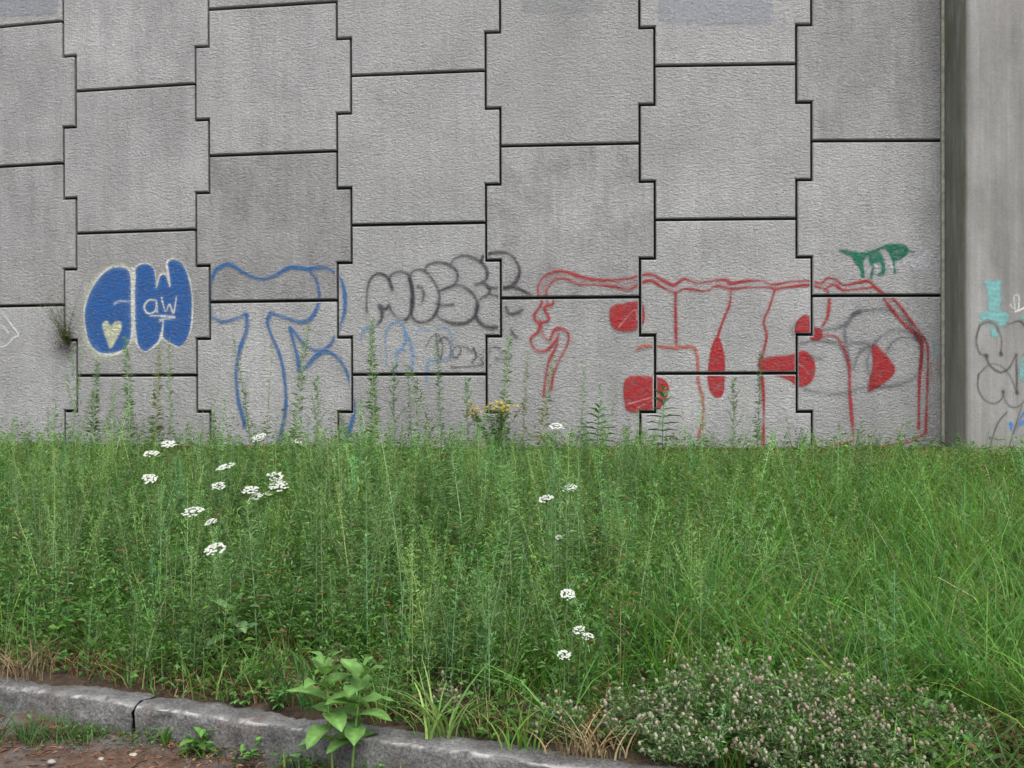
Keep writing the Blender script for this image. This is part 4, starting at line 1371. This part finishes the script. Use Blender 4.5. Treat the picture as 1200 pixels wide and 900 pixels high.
# ---- wild carrot: flat white umbels on thin stems
def wild_carrot(x, y, h, dia, label, bud=False):
    foot = on_ground(x, y, h)
    root = tag(empty('wild_carrot', tuple(foot)), label, 'flower', 'white umbel flowers in the verge')
    gs, gl, gf = Geo(), Geo(), Geo()
    az = RNG.uniform(0, 6.28)
    ln = 0.05 * h
    P = np.stack([stem_line(np.zeros((1, 3)), np.array([h - 0.03]), np.array([az]), np.array([0.0]), 6)[0]])
    P[0, 1:-1, 0] += RNG.normal(0, ln * 0.25, 4); P[0, 1:-1, 1] += RNG.normal(0, ln * 0.25, 4)
    tubes(gs, P, np.linspace(0.003, 0.002, 6)[None], np.array([0.10, 0.17, 0.06]), 4)
    top = P[0, -1]
    tilt = np.array([RNG.normal(0, 0.14), RNG.normal(-0.40, 0.09), 1.0]); tilt /= np.linalg.norm(tilt)
    e1 = np.cross(tilt, [0, 1, 0]); e1 /= np.linalg.norm(e1); e2 = np.cross(tilt, e1)
    m = 34 if not bud else 20
    r = np.sqrt(RNG.uniform(0, 1, m)) * dia / 2
    a_ = np.arange(m) * 2.4
    dome = 0.030 - (r / (dia / 2)) ** 2 * (0.010 if not bud else -0.012)
    U_ = top[None] + (np.cos(a_) * r)[:, None] * e1 + (np.sin(a_) * r)[:, None] * e2 + dome[:, None] * tilt
    Pr = top[None, None] + (U_ - top[None])[:, None] * np.linspace(0, 1, 3)[None, :, None]
    tubes(gs, Pr, 0.0009, np.array([0.11, 0.19, 0.07]))
    # every umbellet: a ring of small petals
    k = 7
    for i in range(m):
        rr = (0.078 * dia + 0.0008 if not bud else 0.006) * RNG.uniform(0.8, 1.25)
        t8 = np.arange(k) / k * 6.28 + RNG.uniform(0, 6)
        ctr = U_[i] + tilt * 0.002
        ring = ctr[None] + (np.cos(t8) * rr * RNG.uniform(0.75, 1.2, k))[:, None] * e1 + (np.sin(t8) * rr * RNG.uniform(.75, 1.2, k))[:, None] * e2 - tilt * RNG.uniform(0.0, 0.005, (k, 1))
        cw = np.array([0.50, 0.51, 0.47]) if not bud else np.array([0.36, 0.46, 0.24])
        gf.add(np.concatenate([ctr[None], ring]), [np.array([(0, j + 1, (j + 1) % k + 1) for j in range(k)])], cw * RNG.uniform(0.88, 1.05))
    q = 46
    tz = RNG.uniform(0.1, 0.75, q)
    la = RNG.integers(0, 5, q) * 1.3 + RNG.normal(0, 0.35, q)
    B = np.stack([np.cos(la) * RNG.uniform(0, 0.06, q), np.sin(la) * RNG.uniform(0, 0.06, q), h * tz], 1)
    leaves(gl, B, np.stack([np.cos(la), np.sin(la), RNG.uniform(0.0, 1, q)], 1), RNG.uniform(0.015, 0.035, q), 0.005, vary([0.085, 0.17, 0.05], q))
    gs.build('stem', M_STEM, root)
    gl.build('foliage', M_LEAF, root, kind='stuff')
    gf.build('flower_head', M_PETAL, root)


for (x, y, h, dia, label, bud) in CARROTS:
    wild_carrot(x, y, h, dia, label, bud)


# ---- milkweeds with large opposite leaves, every leaf its own part
def big_leaf(parent, base, az, el, L, Wd, colr, curl=0.25):
    rows = 7
    g = Geo()
    d = np.array([math.cos(az) * math.cos(el), math.sin(az) * math.cos(el), math.sin(el)])
    sd_ = np.array([-math.sin(az), math.cos(az), 0])
    nr = np.cross(d, sd_) * -1
    if nr[2] < 0: nr = -nr
    V, C = [], []
    for i in range(rows):
        t_ = i / (rows - 1)
        c_ = np.asarray(base) + d * L * t_ - np.array([0, 0, 1]) * curl * L * t_ * t_
        w_ = Wd * 0.5 * (math.sin(math.pi * min(1, t_ * 0.92 + 0.07)) ** 0.75) * (1 if i < rows - 1 else 0.05)
        wave = RNG.normal(0, 0.04) * Wd
        for k_, f_ in ((-1, 0.32), (-0.5, 0.12), (0, 0), (0.5, 0.12), (1, 0.32)):
            V.append(c_ + sd_ * w_ * k_ + nr * (w_ * f_ + wave * abs(k_)))
            C.append(np.asarray(colr) * (1.45 if k_ == 0 else 1.0) * (1 + 0.06 * RNG.normal()))
    F = [(i * 5 + k_, i * 5 + k_ + 1, i * 5 + k_ + 6, i * 5 + k_ + 5) for i in range(rows - 1) for k_ in range(4)]
    g.add(np.array(V), [np.array(F)], np.array(C))
    g.build('leaf', M_BIGLEAF, parent, smooth=True)


def milkweed(foot, h, label, pairs, L, Wd, colr, stems=1, az0=0.3, start=0.25, turn=1.45):
    root = tag(empty('milkweed', tuple(foot)), label, 'milkweed', 'broad leaved milkweeds')
    for s_ in range(stems):
        off = np.array([0.0, 0, 0]) if stems == 1 else np.array([(-0.035, 0.035)[s_], 0.01 * s_, 0])
        lean = np.array([0.015, 0, 0]) if stems == 1 else np.array([(-0.03, 0.045)[s_], 0, 0])
        hh_ = h * (1.0 if s_ == 0 else 0.96)
        gs = Geo()
        k = 6
        tt = np.linspace(0, 1, k)
        Pp = (off[None] + lean[None] * tt[:, None] ** 1.4 + np.stack([0 * tt, 0 * tt, hh_ * tt], 1))[None]
        tubes(gs, Pp, np.linspace(0.0055, 0.003, k)[None], np.asarray(colr) * np.array([1.2, 1.05, 1.0]), 5)
        stalk = gs.build('stem', M_STEM, root)
        for i in range(pairs):
            t_ = start + (1 - start) * i / (pairs - 1)
            b_ = off + lean * t_ ** 1.4 + np.array([0, 0, hh_ * t_])
            for j in (0, 1):
                az = az0 + i * turn + j * math.pi + random.uniform(-0.2, 0.2) + s_ * 0.5
                sz = (0.75 + 0.45 * math.sin(math.pi * (0.15 + 0.75 * i / (pairs - 1))))
                if i == pairs - 1: sz *= 0.62
                el = 0.15 + 0.75 * (i / (pairs - 1)) ** 2 + random.uniform(-0.12, 0.12)
                big_leaf(root if stems == 1 else stalk, b_, az, el, L * sz * random.uniform(0.88, 1.1), Wd * sz, np.asarray(colr) * random.uniform(0.85, 1.15), curl=random.uniform(0.12, 0.4))
    return root


foot, h = at_wall(700, 478, 0.45)
milkweed(foot, h, 'leafy milkweed before the wall left of the red square', 9, 0.15, 0.06, (0.075, 0.15, 0.07), start=0.1, turn=0.22, az0=-0.8)
foot, h = at_wall(776, 458, 0.45)
milkweed(foot, h, 'taller leafy milkweed overlapping the lower red square', 10, 0.155, 0.062, (0.075, 0.15, 0.07), az0=-0.9, start=0.1, turn=0.2)
fk = K0 + KD * 1.62 - KN * 0.045
p_ = CAM + ray(418, 897) * 1.0
tt_ = (ROAD_Z + 0.03 - CAM[2]) / ray(418, 897)[2]
pk = CAM + ray(418, 897) * tt_
sk = float(kerb_s(pk[0], pk[1]))
pk2 = pk[:2] + KN * (-0.05 - sk)
milkweed(np.array([pk2[0], pk2[1], ROAD_Z + 0.02]), 0.43, 'two stemmed bright green milkweed growing in the gutter against the kerb', 7, 0.135, 0.072, (0.112, 0.222, 0.058), stems=2, start=0.34, turn=1.0)
milkweed(on_ground(272, 704, 0.31), 0.31, 'pale broad leaved milkweed half hidden in the weeds behind the kerb', 5, 0.15, 0.055, (0.12, 0.215, 0.088), start=0.3, turn=0.9)

# ---- yellow flowering plant by the wall
foot, h = at_wall(580, 474, 0.55)
sj = tag(empty('yellow_flower_plant', tuple(foot)), 'bushy plant with yellow brown flowers at the wall foot below the dark letters', 'flower')
gs, gl, gf = Geo(), Geo(), Geo()
m = 15
tipx = RNG.uniform(-0.24, 0.24, m); tipy = RNG.uniform(-0.14, 0.14, m)
hh_ = h * RNG.uniform(0.80, 1.02, m)
Pp = np.stack([np.stack([tipx * t_ ** 1.3, tipy * t_ ** 1.3, hh_ * t_], 1) for t_ in np.linspace(0, 1, 5)], 1)
tubes(gs, Pp, np.linspace(0.0032, 0.0015, 5)[None], np.array([0.10, 0.14, 0.045]))
idx = np.repeat(np.arange(m), 60); tq = RNG.uniform(0.2, 0.98, len(idx))
B = np.stack([tipx[idx] * tq ** 1.3, tipy[idx] * tq ** 1.3, hh_[idx] * tq], 1)
la = RNG.uniform(0, 6.28, len(idx))
leaves(gl, B, np.stack([np.cos(la), np.sin(la), RNG.uniform(-0.1, 0.9, len(idx))], 1), RNG.uniform(0.03, 0.06, len(idx)), 0.012, vary([0.09, 0.185, 0.045], len(idx)))
q = 120
idx = RNG.integers(0, m, q)
B = np.stack([tipx[idx], tipy[idx], hh_[idx]], 1) + RNG.normal(0, 0.028, (q, 3)) * np.array([1, 1, 0.9])
for i in range(q):
    c5 = np.array([0.40, 0.30, 0.03]) if RNG.uniform() < 0.55 else np.array([0.16, 0.10, 0.03])
    rr = RNG.uniform(0.012, 0.022)
    a5 = np.arange(10) / 10 * 6.28 + RNG.uniform(0, 6)
    nn = np.array([RNG.normal(0, .5), RNG.normal(-.5, .5), 1.0]); nn /= np.linalg.norm(nn)
    e1 = np.cross(nn, [0, 1, 0]); e1 /= np.linalg.norm(e1); e2 = np.cross(nn, e1)
    r5 = np.where(np.arange(10) % 2 == 0, rr, rr * 0.45)
    ring = B[i] + (np.cos(a5) * r5)[:, None] * e1 + (np.sin(a5) * r5)[:, None] * e2 + nn * 0.004
    gf.add(np.concatenate([B[i][None], ring]), [np.array([(0, j + 1, (j + 1) % 10 + 1) for j in range(10)])], c5)
gs.build('stem', M_STEM, sj); gl.build('foliage', M_LEAF, sj, kind='stuff'); gf.build('flowers', M_PETAL, sj, kind='stuff')


# ---- hare's-foot clover: low bushes with fuzzy pinkish heads
def clover(x, y, rad, h, heads, label, pink=0.5):
    foot = on_ground(x, y, 0)
    root = tag(empty('clover_bush', tuple(foot)), label, 'clover', 'bushes of pinkish fuzzy clover by the kerb')
    gs, gl, gf = Geo(), Geo(), Geo()
    m = int(heads * 1.1)
    r = np.sqrt(RNG.uniform(0, 1, m)) * rad
    a_ = RNG.uniform(0, 6.28, m)
    tx, ty = np.cos(a_) * r, np.sin(a_) * r
    gz = ground_z(foot[0] + tx, foot[1] + ty) - foot[2]
    th = h * (1 - 0.45 * (r / rad) ** 2) * RNG.uniform(0.45, 1.2, m)
    ts = np.linspace(0, 1, 5)
    Pp = np.stack([np.stack([tx * (0.35 + 0.65 * t_), ty * (0.35 + 0.65 * t_), gz * t_ + th * t_], 1) for t_ in ts], 1)
    tubes(gs, Pp, np.linspace(0.0018, 0.001, 5)[None], np.array([0.11, 0.13, 0.06]))
    # leaflets, narrow, soft grey green
    idx = np.repeat(np.arange(m), 34); tq = RNG.uniform(0.15, 0.97, len(idx))
    B = np.stack([tx[idx] * (0.35 + 0.65 * tq), ty[idx] * (0.35 + 0.65 * tq), (gz + th)[idx] * tq], 1) + RNG.normal(0, 0.008, (len(idx), 3))
    la = RNG.uniform(0, 6.28, len(idx))
    leaves(gl, B, np.stack([np.cos(la), np.sin(la), RNG.uniform(0.0, 1.3, len(idx))], 1), RNG.uniform(0.014, 0.028, len(idx)), RNG.uniform(0.004, 0.008, len(idx)), vary([0.15, 0.235, 0.105], len(idx), 0.3))
    # heads: fuzzy little barrels, shaggy surface
    hd = np.stack([tx, ty, gz + th], 1)
    hd = np.concatenate([hd, hd[: m // 2] + RNG.normal(0, 0.02, (m // 2, 3)) - np.array([0, 0, 0.02])])
    kk = 6
    for c0 in hd:
        L, R_ = RNG.uniform(0.010, 0.024), RNG.uniform(0.0044, 0.0082)
        ax = np.array([RNG.normal(0, .35), RNG.normal(0, .35), 1]); ax /= np.linalg.norm(ax)
        e1 = np.cross(ax, [0, 1, 0]); e1 /= np.linalg.norm(e1); e2 = np.cross(ax, e1)
        pts = [c0]
        for z_, rr in ((0.2, 0.85), (0.55, 1.05), (0.85, 0.7)):
            an = np.arange(kk) / kk * 6.28 + z_ * 2
            pts += list(c0 + ax * L * z_ + (np.cos(an) * R_ * rr * RNG.uniform(.75, 1.25, kk))[:, None] * e1 + (np.sin(an) * R_ * rr * RNG.uniform(.75, 1.25, kk))[:, None] * e2)
        pts.append(c0 + ax * L)
        F = [(0, 1 + (j + 1) % kk, 1 + j) for j in range(kk)] + [(1 + 2 * kk + j, 1 + 2 * kk + (j + 1) % kk, 1 + 3 * kk) for j in range(kk)]
        for r_ in range(2):
            for j in range(kk):
                a0, b0 = 1 + r_ * kk + j, 1 + r_ * kk + (j + 1) % kk
                F += [(a0, b0, b0 + kk), (a0, b0 + kk, a0 + kk)]
        u_ = RNG.uniform()
        cb = np.array([0.31, 0.24, 0.19]) if u_ < pink * 0.9 else (np.array([0.29, 0.29, 0.205]) if u_ < 0.75 else np.array([0.15, 0.20, 0.10]))
        cv = np.tile(cb * RNG.uniform(0.75, 1.2), (len(pts), 1)) * RNG.uniform(0.75, 1.25, (len(pts), 1))
        gf.add(np.array(pts), [np.array(F)], cv)
    gs.build('stem', M_STEM, root, kind='stuff'); gl.build('foliage', M_LEAF, root, kind='stuff'); gf.build('flower_heads', M_DRY, root, kind='stuff')


for (x, y, rad, h, heads, label, pink) in [
    (740, 872, 0.15, 0.20, 60, 'small sparse clover bush at the left end of the clover patch', 0.25),
    (655, 868, 0.10, 0.19, 22, 'thin clover sprig among the straw left of the clover patch', 0.35),
    (525, 842, 0.08, 0.16, 14, 'few clover heads beside the long bladed tuft behind the kerb', 0.4),
    (828, 866, 0.21, 0.28, 130, 'tall greyish clover bush, second from the left of the patch', 0.35),
    (800, 893, 0.16, 0.18, 70, 'low green clover bush touching the kerb end', 0.3),
    (905, 880, 0.22, 0.25, 140, 'full clover bush in the centre of the patch', 0.5),
    (985, 872, 0.22, 0.26, 150, 'pinkest clover bush right of the centre of the patch', 0.65),
    (1062, 884, 0.20, 0.20, 110, 'rounded clover bush near the right end of the patch', 0.5),
    (1120, 893, 0.13, 0.15, 50, 'low outermost clover bush beside the bare soil at the right', 0.4),
    (960, 792, 0.20, 0.22, 60, 'loose clover bush standing higher behind the patch', 0.35),
    (1095, 815, 0.10, 0.22, 22, 'slender clover sprig alone in the right grass', 0.3),
    (395, 795, 0.09, 0.15, 24, 'few dry clover heads behind the gutter milkweed', 0.6),
    (935, 905, 0.22, 0.17, 120, 'dense low clover bush at the bottom edge', 0.4),
    (1020, 910, 0.20, 0.16, 100, 'dense low clover bush at the bottom right edge', 0.45),
]:
    clover(x, y, rad, h, heads, label, pink)


# ---- tufts and gutter weeds
def tuft(foot, label, nb, h, w_, colr, spread=0.05, bend=(0.3, 1.0), cat='grass tuft', mat=None, name='grass_tuft', group='tufts along the kerb'):
    root = tag(empty(name, tuple(foot)), label, cat, group)
    g = Geo()
    R_ = np.stack([RNG.normal(0, spread, nb), RNG.normal(0, spread * 0.5, nb), np.zeros(nb)], 1)
    hh_ = h * RNG.uniform(0.55, 1.1, nb)
    blades(g, R_, hh_, w_ * RNG.uniform(0.7, 1.2, nb), RNG.uniform(0, 6.28, nb), hh_ * RNG.uniform(*bend, nb), vary(colr, nb, 0.2), 5, droop=RNG.uniform(0.05, 0.5, nb))
    g.build('blades', mat or M_LEAF, root, kind='stuff')


def gutter(px, py, back=0.0):
    d = ray(px, py)
    p = CAM + d * ((ROAD_Z + 0.015 - CAM[2]) / d[2])
    s = float(kerb_s(p[0], p[1]))
    if s > -0.02: p[:2] += KN * (-0.03 - s)
    return np.array([p[0], p[1], ROAD_Z + 0.005])


tuft(on_ground(512, 868), 'tuft of long pale arching blades spilling over the kerb', 26, 0.30, 0.011, [0.17, 0.27, 0.07], 0.035, (0.4, 1.2))
tuft(on_ground(612, 884), 'tuft of upright bright blades behind the kerb left of the straw', 22, 0.24, 0.009, [0.13, 0.25, 0.045], 0.04, (0.2, 0.8))
tuft(on_ground(690, 886), 'clump of dry straw coloured grass by the kerb', 70, 0.16, 0.006, [0.25, 0.19, 0.105], 0.06, (0.6, 1.6), mat=M_DRY)
tuft(on_ground(22, 796), 'clump of dry brown grass at the left end of the kerb', 80, 0.20, 0.006, [0.20, 0.145, 0.085], 0.07, (0.5, 1.5), mat=M_DRY)
tuft(on_ground(1168, 880), 'heap of dry brown stalks at the bottom right corner', 60, 0.20, 0.006, [0.25, 0.17, 0.10], 0.08, (0.6, 1.8), mat=M_DRY)
tuft(on_ground(905, 765), 'tuft of long arching light green blades above the clover', 45, 0.34, 0.009, [0.15, 0.30, 0.05], 0.08, (0.4, 1.2))
tuft(on_ground(1150, 770), 'tuft of coarse dark green blades near the right edge', 45, 0.36, 0.008, [0.09, 0.20, 0.04], 0.08, (0.2, 0.9))
tuft(gutter(212, 872), 'pair of broad green blades rising from the gutter beside the kerb joint', 7, 0.20, 0.016, [0.10, 0.22, 0.04], 0.02, (0.1, 0.5))
tuft(gutter(40, 868), 'dark grass clump in the gutter at the far left', 160, 0.13, 0.006, [0.055, 0.12, 0.035], 0.09, (0.3, 1.1))
tuft(gutter(100, 870), 'short dark grass clump in the gutter left of the kerb joint', 120, 0.10, 0.006, [0.06, 0.12, 0.03], 0.07, (0.3, 1.1))
tuft(gutter(163, 868), 'mossy low grass clump at the foot of the kerb joint', 60, 0.06, 0.006, [0.085, 0.12, 0.035], 0.05, (0.3, 1.1))
tuft(gutter(500, 905), 'thin blades in front of the kerb below the arching tuft', 12, 0.14, 0.006, [0.10, 0.2, 0.05], 0.03, (0.1, 0.6))


def leafy_weed(foot, label, n, rad, h, ll, lw, colr, group='small weeds in the gutter'):
    root = tag(empty('gutter_weed', tuple(foot)), label, 'weed', group)
    gs = Geo()
    m = max(3, n // 6)
    a_ = RNG.uniform(0, 6.28, m); r = rad * RNG.uniform(0.2, 1, m)
    hh_ = h * RNG.uniform(0.5, 1.0, m)
    Pp = np.stack([np.stack([np.cos(a_) * r * t_, np.sin(a_) * r * t_, hh_ * t_], 1) for t_ in np.linspace(0, 1, 4)], 1)
    tubes(gs, Pp, 0.0018, np.asarray(colr) * 0.9)
    gs.build('stem', M_STEM, root, kind='stuff')
    idx = RNG.integers(0, m, n); tq = RNG.uniform(0.2, 1, n)
    for i in range(n):
        j = idx[i]
        b_ = np.array([np.cos(a_[j]) * r[j], np.sin(a_[j]) * r[j], hh_[j]]) * tq[i]
        big_leaf(root, b_, RNG.uniform(0, 6.28), RNG.uniform(0.0, 0.9), ll * RNG.uniform(0.6, 1.15), lw * RNG.uniform(0.7, 1.1), np.asarray(colr) * RNG.uniform(0.75, 1.25), 0.3)


leafy_weed(gutter(236, 882), 'broad leaved weed in the gutter just right of the kerb joint', 14, 0.05, 0.15, 0.085, 0.034, [0.075, 0.18, 0.035])
leafy_weed(gutter(297, 890), 'small green weed against the kerb between the joint and the milkweed', 16, 0.06, 0.10, 0.05, 0.02, [0.085, 0.20, 0.045])
leafy_weed(gutter(372, 902), 'low weed at the kerb foot left of the milkweed stems', 16, 0.09, 0.10, 0.05, 0.022, [0.09, 0.20, 0.05])
leafy_weed(gutter(455, 905), 'low weed at the kerb foot right of the milkweed stems', 10, 0.06, 0.09, 0.05, 0.022, [0.10, 0.22, 0.05])
leafy_weed(on_ground(183, 800), 'bright lobed weed hanging over the soil above the kerb joint', 22, 0.07, 0.16, 0.06, 0.02, [0.13, 0.26, 0.045], 'weeds behind the kerb')
leafy_weed(on_ground(285, 828), 'low rosette weed spilling onto the kerb top', 26, 0.10, 0.09, 0.045, 0.02, [0.085, 0.19, 0.045], 'weeds behind the kerb')
leafy_weed(on_ground(330, 832), 'dark low weed between the rosette and the milkweed', 22, 0.09, 0.12, 0.05, 0.02, [0.06, 0.15, 0.035], 'weeds behind the kerb')
leafy_weed(on_ground(855, 890), 'round leaved weed among the clover at the bottom edge', 26, 0.09, 0.12, 0.045, 0.03, [0.075, 0.19, 0.035], 'weeds behind the kerb')

# ---- weed rooted in the wall joint
pw = on_wall(80, 402, 0.02)
ww = tag(empty('wall_weed', tuple(pw)), 'dark straggly weed sprouting from a joint in the wall left of the blue letters', 'weed')
gs, gl = Geo(), Geo()
m = 26
ax_ = RNG.normal(-0.07, 0.2, m); az_ = RNG.uniform(0.10, 0.55, m) * np.where(RNG.uniform(0, 1, m) < 0.25, 1.9, 1.0); ay_ = -RNG.uniform(0.02, 0.16, m)
ts = np.linspace(0, 1, 6)
Pp = np.stack([np.stack([ax_ * t_ ** 1.2, ay_ * t_ ** 0.6, az_ * t_], 1) for t_ in ts], 1)
tubes(gs, Pp, np.linspace(0.0022, 0.0008, 6)[None], vary([0.075, 0.07, 0.04], m))
idx = np.repeat(np.arange(m), 46); tq = RNG.uniform(0.05, 1, len(idx)) ** 1.6
B = np.stack([ax_[idx] * tq ** 1.2, ay_[idx] * tq ** 0.6, az_[idx] * tq], 1) + RNG.normal(0, 0.012, (len(idx), 3))
la = RNG.uniform(0, 6.28, len(idx))
leaves(gl, B, np.stack([np.cos(la), np.sin(la), RNG.uniform(-.3, 1, len(idx))], 1), RNG.uniform(0.012, 0.04, len(idx)), 0.007, vary([0.105, 0.14, 0.045], len(idx), 0.35, 0.1))
q = 240
B = RNG.normal(0, 1, (q, 3)) * np.array([0.075, 0.02, 0.07]) + np.array([-0.01, -0.03, 0.0])
la = RNG.uniform(0, 6.28, q)
leaves(gl, B, np.stack([np.cos(la), np.sin(la), RNG.uniform(-1, .6, q)], 1), RNG.uniform(0.02, 0.05, q), 0.007, vary([0.07, 0.05, 0.03], q, 0.3))
gs.build('stem', M_STEM, ww, kind='stuff'); gl.build('foliage', M_LEAF, ww, kind='stuff')

# ---- thin growth along the foot of the kerb
n = 1500
al_ = RNG.uniform(-1.0, 3.4, n)
al_ = al_[RNG.uniform(0, 1, n) < 0.15 + 0.85 * (blob(al_, al_ * 0 + 3.0, 0.35, 51) > 0.52)]
n = len(al_)
s_ = -np.abs(RNG.normal(0, 0.05, n)) - 0.008
g = Geo()
R_ = np.stack([K0[0] + KD[0] * al_ + KN[0] * s_, K0[1] + KD[1] * al_ + KN[1] * s_, np.full(n, ROAD_Z)], 1)
hh_ = RNG.uniform(0.03, 0.13, n)
blades(g, R_, hh_, RNG.uniform(0.003, 0.008, n), RNG.uniform(0, 6.28, n), hh_ * RNG.uniform(0.2, 1.2, n), vary([0.085, 0.16, 0.04], n, 0.35, 0.12), 3, droop=0.2)
la = RNG.uniform(0, 6.28, n)
leaves(g, R_ + np.stack([0 * s_, 0 * s_, RNG.uniform(0.02, 0.08, n)], 1), np.stack([np.cos(la), np.sin(la), RNG.uniform(0, 1, n)], 1), RNG.uniform(0.015, 0.04, n), RNG.uniform(0.006, 0.016, n), vary([0.085, 0.18, 0.045], n, 0.3))
tag(g.build('gutter_growth', M_LEAF), 'short grass and small leaves growing along the foot of the kerb', 'grass', kind='stuff')

# ---- litter in the gutter
g = Geo()
n = 2600
al_ = RNG.uniform(-1.5, 3.2, n); s_ = -np.abs(RNG.normal(0, 0.22, n)) - 0.01
X_ = K0[0] + KD[0] * al_ + KN[0] * s_; Y_ = K0[1] + KD[1] * al_ + KN[1] * s_
Z_ = ROAD_Z + np.clip((s_ + 0.35) / 0.4, 0, 1) ** 1.5 * 0.05 + RNG.uniform(0.0, 0.02, n)
la = RNG.uniform(0, 6.28, n)
leaves(g, np.stack([X_, Y_, Z_], 1), np.stack([np.cos(la), np.sin(la), RNG.uniform(-.1, .3, n)], 1), RNG.uniform(0.012, 0.055, n), RNG.uniform(0.002, 0.010, n), vary([0.17, 0.085, 0.055], n, 0.4, 0.12))
tag(g.build('leaf_litter', M_DRY), 'reddish brown dead leaf litter and stalks lying in the gutter', 'litter', kind='stuff')


def pebble(p, r, colr, label):
    g = Geo()
    V_, k = [], 7
    for i, (z_, rr) in enumerate(((-.35, .75), (.1, 1.0), (.5, .7))):
        an = np.arange(k) / k * 6.28
        V_ += list(np.stack([np.cos(an) * r * rr * RNG.uniform(.8, 1.2, k), np.sin(an) * r * rr * RNG.uniform(.6, 1.0, k), np.full(k, z_ * r * .8)], 1))
    V_ += [np.array([0, 0, r * .62]), np.array([0, 0, -r * .4])]
    F4 = [(i * k + j, i * k + (j + 1) % k, (i + 1) * k + (j + 1) % k, (i + 1) * k + j) for i in range(2) for j in range(k)]
    F3 = [(2 * k + j, 2 * k + (j + 1) % k, 3 * k) for j in range(k)] + [((j + 1) % k, j, 3 * k + 1) for j in range(k)]
    g.add(np.array(V_), [np.array(F4), np.array(F3)], np.array(colr))
    tag(g.build('stone', M_DRY, smooth=False, loc=tuple(p)), label, 'stone', 'loose stones in the gutter')


for (x, y, r, c, label) in [(141, 875, 0.020, (0.5, 0.47, 0.43), 'pale round stone in the gutter left of the kerb joint'),
                            (156, 886, 0.024, (0.42, 0.38, 0.30), 'larger tan stone beside the reddish litter pile'),
                            (118, 890, 0.016, (0.32, 0.29, 0.26), 'small grey stone on the dirt at the bottom left'),
                            (60, 893, 0.018, (0.30, 0.27, 0.25), 'small grey stone nearest the bottom left corner')]:
    d = ray(x, y)
    p = CAM + d * ((ROAD_Z + 0.012 - CAM[2]) / d[2])
    pebble(p, r, c, label)
